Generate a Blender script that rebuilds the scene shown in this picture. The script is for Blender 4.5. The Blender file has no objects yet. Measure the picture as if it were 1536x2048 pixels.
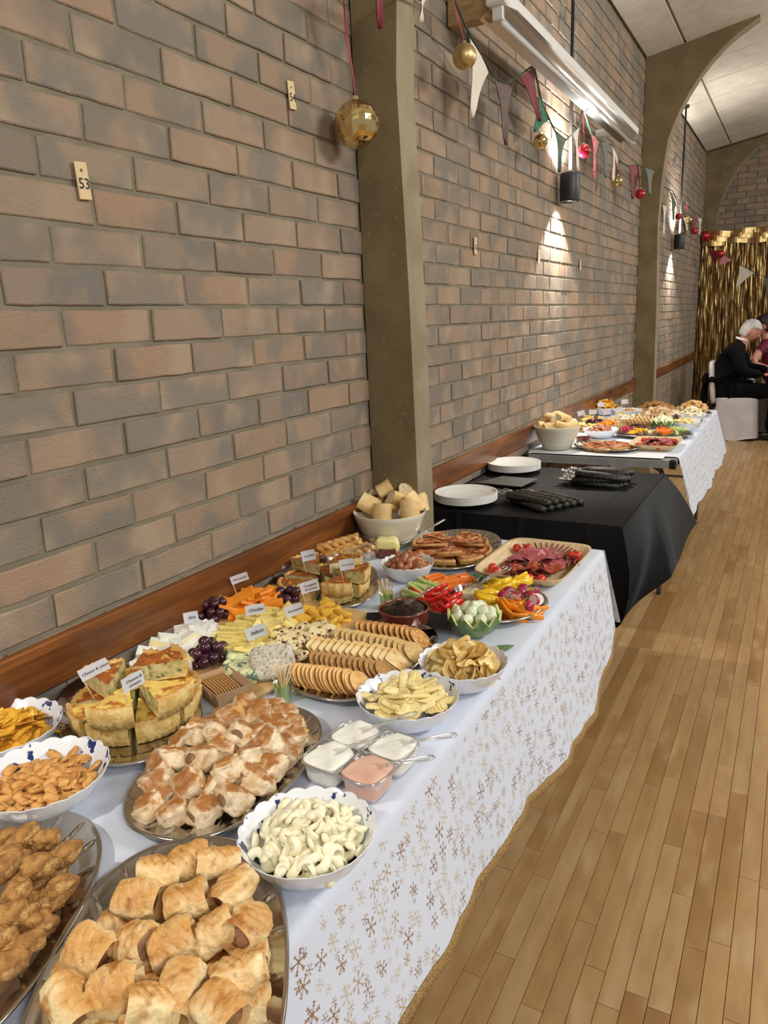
# Buffet tables along a brick wall in a hall.  Units: metres, wall plane x=0, floor z=0, room runs along +y.
import bpy, math, random
import numpy as np
from mathutils import Vector, Matrix, Euler, noise

C = bpy.context.scene.collection
PI = math.pi
rnd = random.Random(11)

# ---------------------------------------------------------------- camera, world, exposure, lamps
cam_d = bpy.data.cameras.new('camera'); cam = bpy.data.objects.new('camera', cam_d); C.objects.link(cam)
cam_d.sensor_fit = 'HORIZONTAL'; cam_d.sensor_width = 36.0; cam_d.lens = 1480.0/1536.0*36.0
cam_d.clip_start = .02; cam_d.clip_end = 60
rx, ux, fx = Vector((.87690957, .47865914, -.04376115)), Vector((-.08152999, .23785129, .96787377)), Vector((-.47369027, .84516992, -.24759915))
cam.matrix_world = Matrix(((rx.x, ux.x, -fx.x, 1.213), (rx.y, ux.y, -fx.y, 0.0), (rx.z, ux.z, -fx.z, 1.425), (0, 0, 0, 1)))
bpy.context.scene.camera = cam
vs = bpy.context.scene.view_settings
vs.view_transform = 'Standard'; vs.look = 'None'; vs.gamma = 1.0; vs.use_curve_mapping = False
vs.exposure = 0.0
w = bpy.data.worlds.new('hall_ambient'); bpy.context.scene.world = w; w.use_nodes = True
w.node_tree.nodes['Background'].inputs[0].default_value = (.80, .795, .75, 1)
w.node_tree.nodes['Background'].inputs[1].default_value = .44
def area(name, loc, size, size_y, power, col, rot=(0, 0, 0)):
    l = bpy.data.lights.new(name, 'AREA'); l.shape = 'RECTANGLE'; l.size = size; l.size_y = size_y
    l.energy = power; l.color = col
    o = bpy.data.objects.new(name, l); o.location = loc; o.rotation_euler = rot; C.objects.link(o); return o
def spot(name, loc, power, angle, blend, col, rot=(0, 0, 0), rad=.02):
    l = bpy.data.lights.new(name, 'SPOT'); l.energy = power; l.spot_size = math.radians(angle); l.spot_blend = blend
    l.shadow_soft_size = rad; l.color = col
    o = bpy.data.objects.new(name, l); o.location = loc; o.rotation_euler = rot; C.objects.link(o); return o
# added area lights out of view, standing in for opposite wall lamps and bounce
for k, y in enumerate((-1.2, 2.4, 6.0, 9.6)):
    area('hall_fill', (3.5, y, 3.0), .5, 1.4, (68, 78, 58, 42)[k], (1.0, .985, .925), (0, math.radians(44), 0))
# the next wall uplighter-downlighter of the row, beside the camera
PEND = [(.072, -.30), (.072, 4.22), (.072, 8.34)]

# ---------------------------------------------------------------- materials
def lin(c):
    return tuple(((v/255.0)/12.92 if v/255.0 <= .04045 else ((v/255.0+.055)/1.055)**2.4) for v in c)+(1,)
_m = {}
def mat(name, c1, c2=None, sc=30, rough=.6, metal=0, bump=0, bsc=None, detail=4, lo=.35, hi=.65, spec=.5, coat=0, sss=0, c3=None, sc3=80, lo3=.62, hi3=.68,
        rndmix=None, top=None, toplo=.1, tophi=.7, coord='Object', stretch=None, emit=None, sheen=0, aniso=None, island=False):
    if name in _m: return _m[name]
    m = bpy.data.materials.new(name); m.use_nodes = True; nt = m.node_tree; N = nt.nodes; L = nt.links
    p = N['Principled BSDF']
    p.inputs['Roughness'].default_value = rough; p.inputs['Metallic'].default_value = metal
    p.inputs['Specular IOR Level'].default_value = spec
    if coat: p.inputs['Coat Weight'].default_value = coat; p.inputs['Coat Roughness'].default_value = .08
    if sss: p.inputs['Subsurface Weight'].default_value = sss; p.inputs['Subsurface Radius'].default_value = (.01, .006, .003); p.inputs['Subsurface Scale'].default_value = .6
    tc = N.new('ShaderNodeTexCoord'); vec = tc.outputs[coord]
    if stretch:
        mp = N.new('ShaderNodeMapping'); mp.inputs['Scale'].default_value = stretch; L.new(vec, mp.inputs[0]); vec = mp.outputs[0]
    if coord == 'Object' and rndmix is not None or top is not None:
        oi = N.new('ShaderNodeObjectInfo'); ad = N.new('ShaderNodeVectorMath'); ad.operation = 'MULTIPLY_ADD'
        cb = N.new('ShaderNodeCombineXYZ'); L.new(oi.outputs['Random'], cb.inputs[0]); L.new(oi.outputs['Random'], cb.inputs[1])
        ad.inputs[1].default_value = (7, 5, 3); L.new(cb.outputs[0], ad.inputs[0]); L.new(vec, ad.inputs[2]); vec = ad.outputs[0]
    def nz(s, det=4):
        n = N.new('ShaderNodeTexNoise'); n.inputs['Scale'].default_value = s; n.inputs['Detail'].default_value = det; L.new(vec, n.inputs['Vector']); return n.outputs['Fac']
    def ramp(f, a, b):
        r = N.new('ShaderNodeMapRange'); r.interpolation_type = 'SMOOTHSTEP'; r.inputs[1].default_value = a; r.inputs[2].default_value = b; L.new(f, r.inputs[0]); return r.outputs[0]
    def mix(f, a, b):
        x = N.new('ShaderNodeMix'); x.data_type = 'RGBA'; L.new(f, x.inputs[0])
        for i, v in ((6, a), (7, b)):
            if isinstance(v, tuple): x.inputs[i].default_value = v
            else: L.new(v, x.inputs[i])
        return x.outputs[2]
    col = lin(c1)
    if c2: col = mix(ramp(nz(sc, detail), lo, hi), col, lin(c2))
    if rndmix:
        if island:
            g = N.new('ShaderNodeNewGeometry'); rv = g.outputs['Random Per Island']
        else:
            oi2 = N.new('ShaderNodeObjectInfo'); rv = oi2.outputs['Random']
        cr = N.new('ShaderNodeValToRGB'); e = cr.color_ramp.elements; cr.color_ramp.interpolation = 'LINEAR'
        while len(e) < len(rndmix): e.new(.5)
        for i, c in enumerate(rndmix): e[i].position = i/(len(rndmix)-1.0); e[i].color = lin(c)
        L.new(rv, cr.inputs[0])
        mm = N.new('ShaderNodeMix'); mm.data_type = 'RGBA'; mm.blend_type = 'MULTIPLY'; mm.inputs[0].default_value = 1
        if isinstance(col, tuple): mm.inputs[6].default_value = col
        else: L.new(col, mm.inputs[6])
        L.new(cr.outputs[0], mm.inputs[7]); col = mm.outputs[2]
    if top:
        sx = N.new('ShaderNodeSeparateXYZ'); L.new(tc.outputs['Normal'], sx.inputs[0])
        a = N.new('ShaderNodeMath'); a.operation = 'MULTIPLY_ADD'; a.inputs[1].default_value = 1.2; a.inputs[2].default_value = -.6
        L.new(nz(sc*1.3, 3), a.inputs[0]); b = N.new('ShaderNodeMath'); b.operation = 'ADD'; L.new(a.outputs[0], b.inputs[0]); L.new(sx.outputs[2], b.inputs[1])
        col = mix(ramp(b.outputs[0], toplo, tophi), col, lin(top))
    if c3: col = mix(ramp(nz(sc3, 2), lo3, hi3), col, lin(c3))
    if isinstance(col, tuple): p.inputs['Base Color'].default_value = col
    else: L.new(col, p.inputs['Base Color'])
    if bump:
        bn = N.new('ShaderNodeBump'); bn.inputs['Strength'].default_value = bump; bn.inputs['Distance'].default_value = .004
        L.new(nz(bsc or sc*3, 5), bn.inputs['Height']); L.new(bn.outputs[0], p.inputs['Normal'])
    if emit: p.inputs['Emission Color'].default_value = lin(emit[0]); p.inputs['Emission Strength'].default_value = emit[1]
    if sheen: p.inputs['Sheen Weight'].default_value = sheen
    _m[name] = m; return m
def clear(name, tint=(255, 255, 255), gl=.12, rough=.06):
    if name in _m: return _m[name]
    m = bpy.data.materials.new(name); m.use_nodes = True; nt = m.node_tree; N = nt.nodes; L = nt.links
    N.remove(N['Principled BSDF']); o = N['Material Output']
    t = N.new('ShaderNodeBsdfTransparent'); t.inputs[0].default_value = lin(tint)
    g = N.new('ShaderNodeBsdfGlossy'); g.inputs['Roughness'].default_value = rough; g.inputs[0].default_value = (1, 1, 1, 1)
    f = N.new('ShaderNodeLayerWeight'); f.inputs[0].default_value = .35
    a = N.new('ShaderNodeMath'); a.operation = 'MULTIPLY_ADD'; a.inputs[1].default_value = .7; a.inputs[2].default_value = gl; L.new(f.outputs['Facing'], a.inputs[0])
    x = N.new('ShaderNodeMixShader'); L.new(a.outputs[0], x.inputs[0]); L.new(t.outputs[0], x.inputs[1]); L.new(g.outputs[0], x.inputs[2]); L.new(x.outputs[0], o.inputs[0])
    _m[name] = m; return m

# ---------------------------------------------------------------- mesh helpers
class B:
    def __init__(s): s.v = []; s.f = []; s.m = []
    def add(s, vs, fs, mi=0, M=None):
        n = len(s.v)
        s.v += [tuple(M @ Vector(v)) if M else tuple(v) for v in vs]
        s.f += [tuple(i+n for i in f) for f in fs]; s.m += [mi]*len(fs); return s
    def box(s, c, d, M=None, mi=0, bev=0):
        x, y, z = d[0]/2, d[1]/2, d[2]/2
        if not bev:
            vs = [(c[0]+a*x, c[1]+b*y, c[2]+e*z) for a in (-1, 1) for b in (-1, 1) for e in (-1, 1)]
            return s.add(vs, [(0, 1, 3, 2), (4, 6, 7, 5), (0, 4, 5, 1), (2, 3, 7, 6), (0, 2, 6, 4), (1, 5, 7, 3)], mi, M)
        vs = []; k = {}
        for a in (-1, 1):
            for b in (-1, 1):
                for e in (-1, 1):
                    for ax in range(3):
                        q = [x, y, z]; r = [x-bev, y-bev, z-bev]; r[ax] = q[ax]
                        k[(a, b, e, ax)] = len(vs); vs.append((c[0]+a*r[0], c[1]+b*r[1], c[2]+e*r[2]))
        fs = []
        sg = (-1, 1)
        for a in sg: fs.append([k[(a, -1, -1, 0)], k[(a, 1, -1, 0)], k[(a, 1, 1, 0)], k[(a, -1, 1, 0)]][::a])
        for b in sg: fs.append([k[(-1, b, -1, 1)], k[(-1, b, 1, 1)], k[(1, b, 1, 1)], k[(1, b, -1, 1)]][::b])
        for e in sg: fs.append([k[(-1, -1, e, 2)], k[(1, -1, e, 2)], k[(1, 1, e, 2)], k[(-1, 1, e, 2)]][::e])
        for a in sg:
            for b in sg:
                fs.append([k[(a, b, -1, 0)], k[(a, b, -1, 1)], k[(a, b, 1, 1)], k[(a, b, 1, 0)]][::a*b])
        for a in sg:
            for e in sg:
                fs.append([k[(a, -1, e, 0)], k[(a, 1, e, 0)], k[(a, 1, e, 2)], k[(a, -1, e, 2)]][::a*e])
        for b in sg:
            for e in sg:
                fs.append([k[(-1, b, e, 1)], k[(-1, b, e, 2)], k[(1, b, e, 2)], k[(1, b, e, 1)]][::b*e])
        for a in sg:
            for b in sg:
                for e in sg: fs.append([k[(a, b, e, 0)], k[(a, b, e, 1)], k[(a, b, e, 2)]][::a*b*e])
        return s.add(vs, [tuple(f) for f in fs], mi, M)
    def grid(s, fn, nu, nv, mi=0, wrapu=False, wrapv=False, flip=False):
        """fn(u,v) u,v in 0..1"""
        cu = nu if wrapu else nu+1; cv = nv if wrapv else nv+1
        vs = [fn(i/nu, j/nv) for i in range(cu) for j in range(cv)]
        fs = []
        for i in range(nu):
            for j in range(nv):
                a = i*cv+j; b = ((i+1) % cu)*cv+j; c = ((i+1) % cu)*cv+(j+1) % cv; d = i*cv+(j+1) % cv
                fs.append((a, d, c, b) if flip else (a, b, c, d))
        return s.add(vs, fs, mi)
    def lathe(s, prof, n=32, mi=0, fn=None, M=None):
        """prof list of (r,z); fn(theta,i)->(radial scale, dz)"""
        vs = []
        for k in range(n):
            t = 2*PI*k/n
            for i, (r, z) in enumerate(prof):
                a, dz = fn(t, i) if fn else (1, 0)
                vs.append((r*a*math.cos(t), r*a*math.sin(t), z+dz))
        m = len(prof); fs = []
        for k in range(n):
            for i in range(m-1):
                a = k*m+i; b = ((k+1) % n)*m+i
                fs.append((a, b, b+1, a+1))
        return s.add(vs, fs, mi, M)
    def tube(s, pts, r, n=8, mi=0, cap=True, sq=(1, 1)):
        pts = [Vector(p) for p in pts]; R = r if isinstance(r, (list, tuple)) else [r]*len(pts)
        vs = []; up = Vector((0, 0, 1))
        d0 = (pts[1]-pts[0]).normalized()
        if abs(d0.z) > .9: up = Vector((1, 0, 0))
        a = d0.cross(up).normalized()
        for i, p in enumerate(pts):
            d = (pts[min(i+1, len(pts)-1)]-pts[max(i-1, 0)])
            if d.length < 1e-9: d = d0
            d.normalize(); a = (a-d*a.dot(d)).normalized(); b = d.cross(a)
            for k in range(n):
                t = 2*PI*k/n; vs.append(p+(a*math.cos(t)*sq[0]+b*math.sin(t)*sq[1])*R[i])
        fs = []
        for i in range(len(pts)-1):
            for k in range(n): fs.append((i*n+k, i*n+(k+1) % n, (i+1)*n+(k+1) % n, (i+1)*n+k))
        if cap: fs += [tuple(range(n))[::-1], tuple((len(pts)-1)*n+k for k in range(n))]
        return s.add(vs, fs, mi)
    def sph(s, c, r, nu=14, nv=9, e1=1, e2=1, nf=0, ns=20, seed=0, mi=0, M=None):
        """(super)ellipsoid with noise displacement"""
        vs = []; fs = []
        def pw(v, e): return math.copysign(abs(v)**e, v)
        def pt(th, ph):
            x = pw(math.cos(ph), e1)*pw(math.cos(th), e2); y = pw(math.cos(ph), e1)*pw(math.sin(th), e2); z = pw(math.sin(ph), e1)
            p = Vector((x*r[0], y*r[1], z*r[2]))
            if nf: p *= 1+nf*noise.fractal(p*ns+Vector((seed*3.7, seed, 0)), 1, 2, 3)
            return (c[0]+p.x, c[1]+p.y, c[2]+p.z)
        vs.append(pt(0, -PI/2))
        for j in range(1, nv):
            for i in range(nu): vs.append(pt(2*PI*i/nu, -PI/2+PI*j/nv))
        vs.append(pt(0, PI/2)); t = len(vs)-1
        for i in range(nu):
            k = (i+1) % nu
            fs.append((0, 1+k, 1+i)); fs.append((t, t-nu+i, t-nu+k))
            for j in range(nv-2): fs.append((1+j*nu+i, 1+j*nu+k, 1+(j+1)*nu+k, 1+(j+1)*nu+i))
        return s.add(vs, fs, mi, M)
    def prism(s, poly, z0, z1, mi=0, M=None):
        n = len(poly); vs = [(x, y, z0) for x, y in poly]+[(x, y, z1) for x, y in poly]
        fs = [tuple(range(n))[::-1], tuple(range(n, 2*n))]+[(i, (i+1) % n, n+(i+1) % n, n+i) for i in range(n)]
        return s.add(vs, fs, mi, M)
    def mesh(s, name, mats, smooth=False):
        me = bpy.data.meshes.new(name); me.from_pydata(s.v, [], s.f)
        for m in (mats if isinstance(mats, (list, tuple)) else [mats]): me.materials.append(m)
        if len(set(s.m)) > 1: me.polygons.foreach_set('material_index', s.m)
        if smooth: me.polygons.foreach_set('use_smooth', [True]*len(me.polygons))
        me.update(); return me

def ob(name, me, parent=None, loc=(0, 0, 0), rot=(0, 0, 0), sc=(1, 1, 1)):
    o = bpy.data.objects.new(name, me); C.objects.link(o); o.location = loc; o.rotation_euler = rot
    o.scale = sc if isinstance(sc, (tuple, list)) else (sc, sc, sc)
    if parent: o.parent = parent
    return o
def tag(o, label, cat, group=None):
    o['label'] = label; o['category'] = cat
    if group: o['group'] = group
    return o
def struct(o): o['kind'] = 'structure'; return o
def stuff(o): o['kind'] = 'stuff'; return o
def thing(name, label, cat, loc=(0, 0, 0), rot=(0, 0, 0), group=None, sc=1):
    return tag(ob(name, None, None, loc, rot, sc), label, cat, group)
def put(kind, label, loc, rot=(0, 0, 0), group=None, sc=1):
    """kind = (name, category, root mesh or None, [(part name, mesh), ...]); meshes are shared between copies"""
    r = tag(ob(kind[0], kind[2], None, loc, rot, sc), label, kind[1], group)
    for pn, me in kind[3]: ob(pn, me, r)
    return r
def Rz(a): return Matrix.Rotation(a, 4, 'Z')
def nz3(x, y, z, s=1): return noise.noise(Vector((x*s, y*s, z*s)))
def text_mesh(txt, size, m, name='writing', shear=.25):
    cu = bpy.data.curves.new('t', 'FONT'); cu.body = txt; cu.size = size; cu.align_x = 'CENTER'; cu.align_y = 'CENTER'; cu.shear = shear
    cu.resolution_u = 2; cu.offset = size*.012
    o = bpy.data.objects.new('t', cu); C.objects.link(o)
    me = bpy.data.meshes.new_from_object(o.evaluated_get(bpy.context.evaluated_depsgraph_get()))
    bpy.data.objects.remove(o); bpy.data.curves.remove(cu); me.materials.clear(); me.materials.append(m); me.name = name
    return me
T = .741   # height of the tops
# ================================================================ SETTING
m_mortar = mat('mortar', (134, 125, 106), (118, 110, 92), 9, .95, bump=.6, bsc=160)
BR = [(255, 246, 236), (242, 240, 234), (255, 240, 226), (230, 230, 228), (255, 247, 238), (248, 236, 222), (236, 234, 230), (255, 243, 230)]
m_brick = mat('brick_face', (157, 139, 122), (133, 126, 118), 4.5, .82, rndmix=BR, bump=.75, bsc=190, lo=.44, hi=.56, c3=(164, 144, 122), sc3=7, lo3=.5, hi3=.75, spec=.35)
m_brick_i = mat('brick_face_mass', (157, 139, 122), (133, 126, 118), 4.5, .82, rndmix=BR, bump=.5, bsc=95, lo=.42, hi=.58, spec=.4, island=True)
m_conc_shade = mat('concrete', (134, 118, 86), (116, 102, 74), 5, .9, bump=.5, bsc=110, c3=(150, 130, 96), sc3=60, lo3=.6, hi3=.75)  # faces turned along the hall; their shade is put into this darker colour
m_conc_lit = mat('concrete_edge_lit', (150, 138, 112), (132, 120, 94), 5, .9, bump=.5, bsc=110)  # room-facing edge, paler because the light on it is put into the colour

def brick_mesh(seed, L=.215, H=.065):
    """face looks to +x, origin at the centre of the face"""
    r = random.Random(seed); b = B(); e = .002
    j = lambda a: r.uniform(-a, a)
    out = [(-.03, -L/2, -H/2), (-.03, L/2, -H/2), (-.03, L/2, H/2), (-.03, -L/2, H/2)]
    n = 5
    ring = []
    for i in range(n): ring.append((-.0022, -L/2+L*i/n+(j(.002)), -H/2+j(.0012)))
    ring.append((-.0022, L/2+j(.0015), -H/2+j(.001)))
    for i in range(n): ring.append((-.0022, L/2-L*i/n+j(.002), H/2+j(.0012)))
    ring.append((-.0022, -L/2+j(.0015), H/2+j(.001)))
    m = len(ring)
    inner = [(j(.0006), y*(1-2*e/L*1.3), z*(1-2*e/H*1.3)) for _, y, z in ring]
    back = [(-.03, y, z) for _, y, z in ring]
    fs = [tuple(range(2*m, 3*m))] + [(i, (i+1) % m, m+(i+1) % m, m+i) for i in range(m)]+[(m+i, m+(i+1) % m, 2*m+(i+1) % m, 2*m+i) for i in range(m)]
    b.add(back+ring+inner, fs); return b
BM = [brick_mesh(k).mesh('brick', m_brick) for k in range(9)]
BB = [brick_mesh(k+40) for k in range(5)]
camv = Vector((1.213, 0, 1.425))
def brick_wall(name, y0, y1, z0, z1, parts_test, nmax=300, zbase=1.5155, xf=0.0, frame='left', mats=None, ph=(.177, .065)):
    """frame left: bricks run along y facing +x.  frame back: run along x facing -y (at y = xf)"""
    wall = B()
    if frame == 'left': wall.box(((-.30-.005)/2, (y0+y1)/2, (z0+z1)/2), (.295, y1-y0, z1-z0))
    else: wall.box(((y0+y1)/2, xf+.16, (z0+z1)/2), (y1-y0, .302, z1-z0))
    W = struct(ob(name, wall.mesh(name, m_mortar)))
    cand = []; k = math.floor((z0-zbase)/.075)
    while True:
        zc = zbase+.075*k
        if zc-.0325 > z1: break
        p = ph[k % 2]; j = math.floor((y0-p)/.225)
        while p+.225*j < y1:
            a = max(p+.225*j+.005, y0+.002); c = min(p+.225*(j+1)-.005, y1-.002)
            za = max(zc-.0325, z0); zb = min(zc+.0325, z1)
            if c-a > .02 and zb-za > .02: cand.append(((a+c)/2, (za+zb)/2, c-a, zb-za))
            j += 1
        k += 1
    def place(c):
        return Vector((xf, c[0], c[1])) if frame == 'left' else Vector((c[0], xf, c[1]))
    vis = [c for c in cand if parts_test(c)]
    vis.sort(key=lambda c: (place(c)-camv).length); vis = vis[:nmax]; vset = set(vis)
    mass = B(); r = random.Random(5)
    for c in cand:
        q = place(c); dx = r.uniform(-.002, .0025); ti = r.uniform(-.006, .006)
        if c in vset:
            o = ob('brick', BM[r.randrange(9)], W, (q.x+dx if frame == 'left' else q.x, q.y-(dx if frame == 'back' else 0), q.z),
                   (ti, 0, 0 if frame == 'left' else -PI/2), (1, c[2]/.215, c[3]/.065))
        else:
            M = Matrix.Translation((q.x+(dx if frame == 'left' else 0), q.y, q.z)) @ (Rz(-PI/2) if frame == 'back' else Matrix()) @ Matrix.Diagonal((1, c[2]/.215, c[3]/.065, 1))
            bb = BB[r.randrange(5)]; mass.add(bb.v, bb.f, 0, M)
    if mass.v: stuff(ob('brick_mass', mass.mesh('brick_mass', m_brick_i), W))
    return W
brick_wall('wall_left', -1.2, 2.10, 0, 3.30, lambda c: c[0] > .50 and .74 < c[1] < 2.55 and c[1] < 1.0+1.6*c[0]+.4)
brick_wall('wall_left.001', 2.212, 6.60, 0, 3.30, lambda c: c[1] > .74)
brick_wall('wall_left.002', 6.712, 10.9, 0, 3.30, lambda c: False)
brick_wall('wall_back', 0.0, 3.6, 0, 3.9, lambda c: c[1] > 2.2 and c[0] < 1.2, xf=11.0, frame='back', zbase=3.012, ph=(.135, .022))

# concrete portal frames with curved haunches
prof = [(0, 0), (.168, 0), (.166, .9), (.158, 1.5), (.140, 2.1), (.158, 2.45), (.188, 2.70), (.222, 2.80), (.266, 2.90), (.325, 3.01), (.396, 3.118), (.47, 3.205), (.556, 3.287), (.64, 3.35), (.714, 3.39), (.775, 3.425), (.775, 3.442), (0, 3.312)]
def pillar(name, y0, y1):
    b = B(); n = len(prof)
    vs = [(x, y0, z) for x, z in prof]+[(x, y1, z) for x, z in prof]
    b.add(vs, [tuple(range(n)), tuple(range(n, 2*n))[::-1]]); b.m = [0, 0]
    b.add(vs, [(i, n+i, n+(i+1) % n, (i+1) % n) for i in range(n)], 1)
    o = struct(ob(name, b.mesh(name, [m_conc_shade, m_conc_lit]))); return o
pillar('concrete_pillar', 2.10, 2.212); pillar('concrete_pillar.001', 6.60, 6.712); pillar('concrete_pillar.002', 10.86, 10.995)

# wooden rail along the wall
m_rail = mat('rail_wood', (122, 70, 29), (94, 52, 21), 5, .34, bump=.15, bsc=60, stretch=(6, .7, 9), coat=.2, c3=(138, 82, 36), sc3=4, lo3=.5, hi3=.7)
for k, (a, c) in enumerate(((-1.2, 2.10), (2.212, 6.60), (6.712, 10.86))):
    b = B(); b.box((.011, (a+c)/2, .826), (.022, c-a, .092), bev=.003)
    struct(ob('trim_%d' % (k+1), b.mesh('trim', m_rail)))

# floor of narrow boards
m_under = mat('floor_joint', (70, 50, 28), rough=.9)
FC = [(255, 250, 240), (236, 222, 200), (250, 240, 226), (214, 192, 160), (255, 246, 230), (226, 206, 178), (255, 252, 246), (240, 224, 200)]
fkw = dict(rough=.34, bump=.06, bsc=30, lo=.3, hi=.7, c3=(182, 152, 110), sc3=3, lo3=.5, hi3=.8, stretch=(5, .8, 5), spec=.5)
m_board = mat('floor_board', (184, 154, 113), (170, 139, 98), 5, rndmix=FC, **fkw)
m_board_i = mat('floor_board_mass', (184, 154, 113), (170, 139, 98), 5, rndmix=FC, island=True, **fkw)
b = B(); b.box((2.4, 5.2, -.06), (5.8, 12.8, .09)); FL = struct(ob('floor', b.mesh('floor', m_under)))
def board(l, wd=.0468):
    b = B(); return b.box((0, 0, 0), (wd, l, .016), bev=.0005)
bm1 = board(1.0).mesh('floor_board', m_board)
cand = []; r = random.Random(3); x = -.3
while x < 4.6:
    y = -1.2-r.uniform(0, .5)
    while y < 11.0:
        l = r.choice((.28, .36, .45, .52, .62, .75, .9)); cand.append((x+.024, y+l/2, l)); y += l
    x += .048
def seen(c):
    d = c[1]; return c[0] > .42 and c[0] < .95+.30*d+.10 and d+c[2]/2 > .75
vis = sorted([c for c in cand if seen(c)], key=lambda c: (Vector((c[0], c[1], 0))-camv).length)[:300]; vset = set(vis); mass = B()
for c in cand:
    if c in vset: ob('floor_board', bm1, FL, (c[0], c[1], -.008+r.uniform(-.0004, 0)), sc=(1, (c[2]-.0012), 1))
    else: mass.box((c[0], c[1], -.008), (.0466, c[2]-.002, .016))
stuff(ob('floor_board_mass', mass.mesh('floor_board_mass', m_board_i), FL))

# sloping ceiling of square tiles
m_tile = mat('ceiling_tile', (214, 208, 196), (204, 198, 186), 8, .8, bump=.1, bsc=200)
m_joint = mat('ceiling_joint', (150, 142, 128), rough=.9)
def ceil_pt(x, y, dz=0): return (x, y, 3.312+.17*x+dz)
b = B(); b.add([ceil_pt(-.1, -1.2, .012), ceil_pt(4.6, -1.2, .012), ceil_pt(4.6, 11.2, .012), ceil_pt(-.1, 11.2, .012), ceil_pt(-.1, -1.2, .1), ceil_pt(4.6, -1.2, .1), ceil_pt(4.6, 11.2, .1), ceil_pt(-.1, 11.2, .1)],
               [(0, 1, 2, 3), (4, 7, 6, 5), (0, 4, 5, 1), (1, 5, 6, 2), (2, 6, 7, 3), (3, 7, 4, 0)])
CE = struct(ob('ceiling', b.mesh('ceiling', m_joint)))
def tile(x0, x1):
    b = B(); b.box(((x1-x0)/2, 0, 0), (x1-x0-.012, .572, .014), bev=.003); return b
tm = {}
mass = B(); ang = math.atan(.17)
for i, (x0, x1) in enumerate(((0, .28), (.28, .88), (.88, 1.48), (1.48, 2.08), (2.08, 2.68), (2.68, 3.28), (3.28, 3.88), (3.88, 4.48))):
    key = round(x1-x0, 2)
    if key not in tm: tm[key] = tile(0, key).mesh('ceiling_tile', m_tile)
    for j in range(-12, 9):
        yc = 6.06+.585*(j+.5)
        if yc > 11: continue
        if yc > 3.5 and i < 4: ob('ceiling_tile', tm[key], CE, ceil_pt(x0, yc, .004), (0, -ang, 0))
        else: tb = tile(0, key); mass.add(tb.v, tb.f, 0, Matrix.Translation(ceil_pt(x0, yc, .004)) @ Matrix.Rotation(-ang, 4, 'Y'))
stuff(ob('ceiling_tile_mass', mass.mesh('ceiling_tile_mass', m_tile), CE))

# ================================================================ WALL FITTINGS
m_black = mat('black_metal', (24, 24, 26), rough=.45)
m_whitepaint = mat('white_enamel', (225, 225, 222), rough=.3)
m_glow = mat('lamp_lens', (255, 250, 240), emit=((255, 244, 224), 9))
def pendant(y, label):
    x = PEND[0][0]; t = thing('wall_lamp', label, 'lamp', (x, y, 0))
    b = B(); b.tube([(0, 0, 2.15), (0, 0, 3.32)], .009, 8); ob('rod', b.mesh('rod', m_black, True), t)
    b = B(); b.lathe([(.034, 2.150), (.050, 2.152), (.052, 2.146), (.052, 2.012), (.050, 2.006), (.047, 2.008), (.046, 2.03), (.03, 2.04), (.0, 2.04)], 28); b.lathe([(.046, 2.15), (.045, 2.13), (0, 2.128)], 28)
    ob('shade', b.mesh('shade', m_black, True), t)
    for zz in (2.018, 2.142): b = B(); b.lathe([(.045, zz), (0, zz-.001)], 24); ob('lens', b.mesh('lens', m_glow), t)
    b = B(); b.lathe([(.03, 3.30), (.03, 3.335)], 16); ob('ceiling_cap', b.mesh('ceiling_cap', m_black), t)
    wc = (1.0, .95, .86)
    spot('downlight', (x, y, 2.00), 46, 112, .3, wc, (0, 0, 0), .02); spot('downlight_core', (x, y, 2.00), 44, 40, .8, wc, (0, 0, 0), .03)
    spot('uplight', (x, y, 2.165), 30, 74, .55, wc, (PI, 0, 0), .03); spot('uplight_wide', (x, y, 2.165), 70, 150, .9, wc, (PI, 0, 0), .03)
pendant(PEND[0][1], 'black cylinder wall lamp beside the camera')
pendant(PEND[1][1], 'black cylinder wall lamp on a rod in front of the fluorescent batten')
pendant(PEND[2][1], 'black cylinder wall lamp beyond the second concrete pillar')

# fluorescent batten
t = thing('fluorescent_batten', 'long white fluorescent batten with bare tube on the upper wall', 'light fitting', (.2, 2.76, 2.46))
m_refl = mat('batten_reflector', (222, 224, 226), rough=.16, metal=.75)
b = B(); b.box((-.0, 1.2, .035), (.075, 2.42, .05), bev=.006); ob('housing', b.mesh('housing', m_whitepaint), t)
b = B()
for sx in (-1, 1):
    b.grid(lambda u, v: (sx*(.02+.050*u), .02+2.38*v, .012-.028*u), 3, 1)
ob('reflector', b.mesh('reflector', m_refl), t)
b = B(); b.tube([(0, .05, -.022), (0, 2.36, -.022)], .013, 12); ob('tube', b.mesh('tube', mat('tube_glass', (232, 234, 236), rough=.12), True), t)
for yy in (.02, 2.385):
    b = B(); b.box((0, yy, -.005), (.04, .02, .055), bev=.003); ob('tube_holder', b.mesh('tube_holder', m_whitepaint), t)
m_pine = mat('pine', (180, 148, 106), (160, 128, 88), 12, .6, stretch=(2, 2, 10))
for yy, m_ in ((.06, m_pine), (2.3, m_whitepaint)):
    b = B(); b.box((-.112, yy, .035), (.17, .06, .09 if yy < 1 else .04), bev=.003); ob('mounting_block', b.mesh('mounting_block', m_), t)

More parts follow.
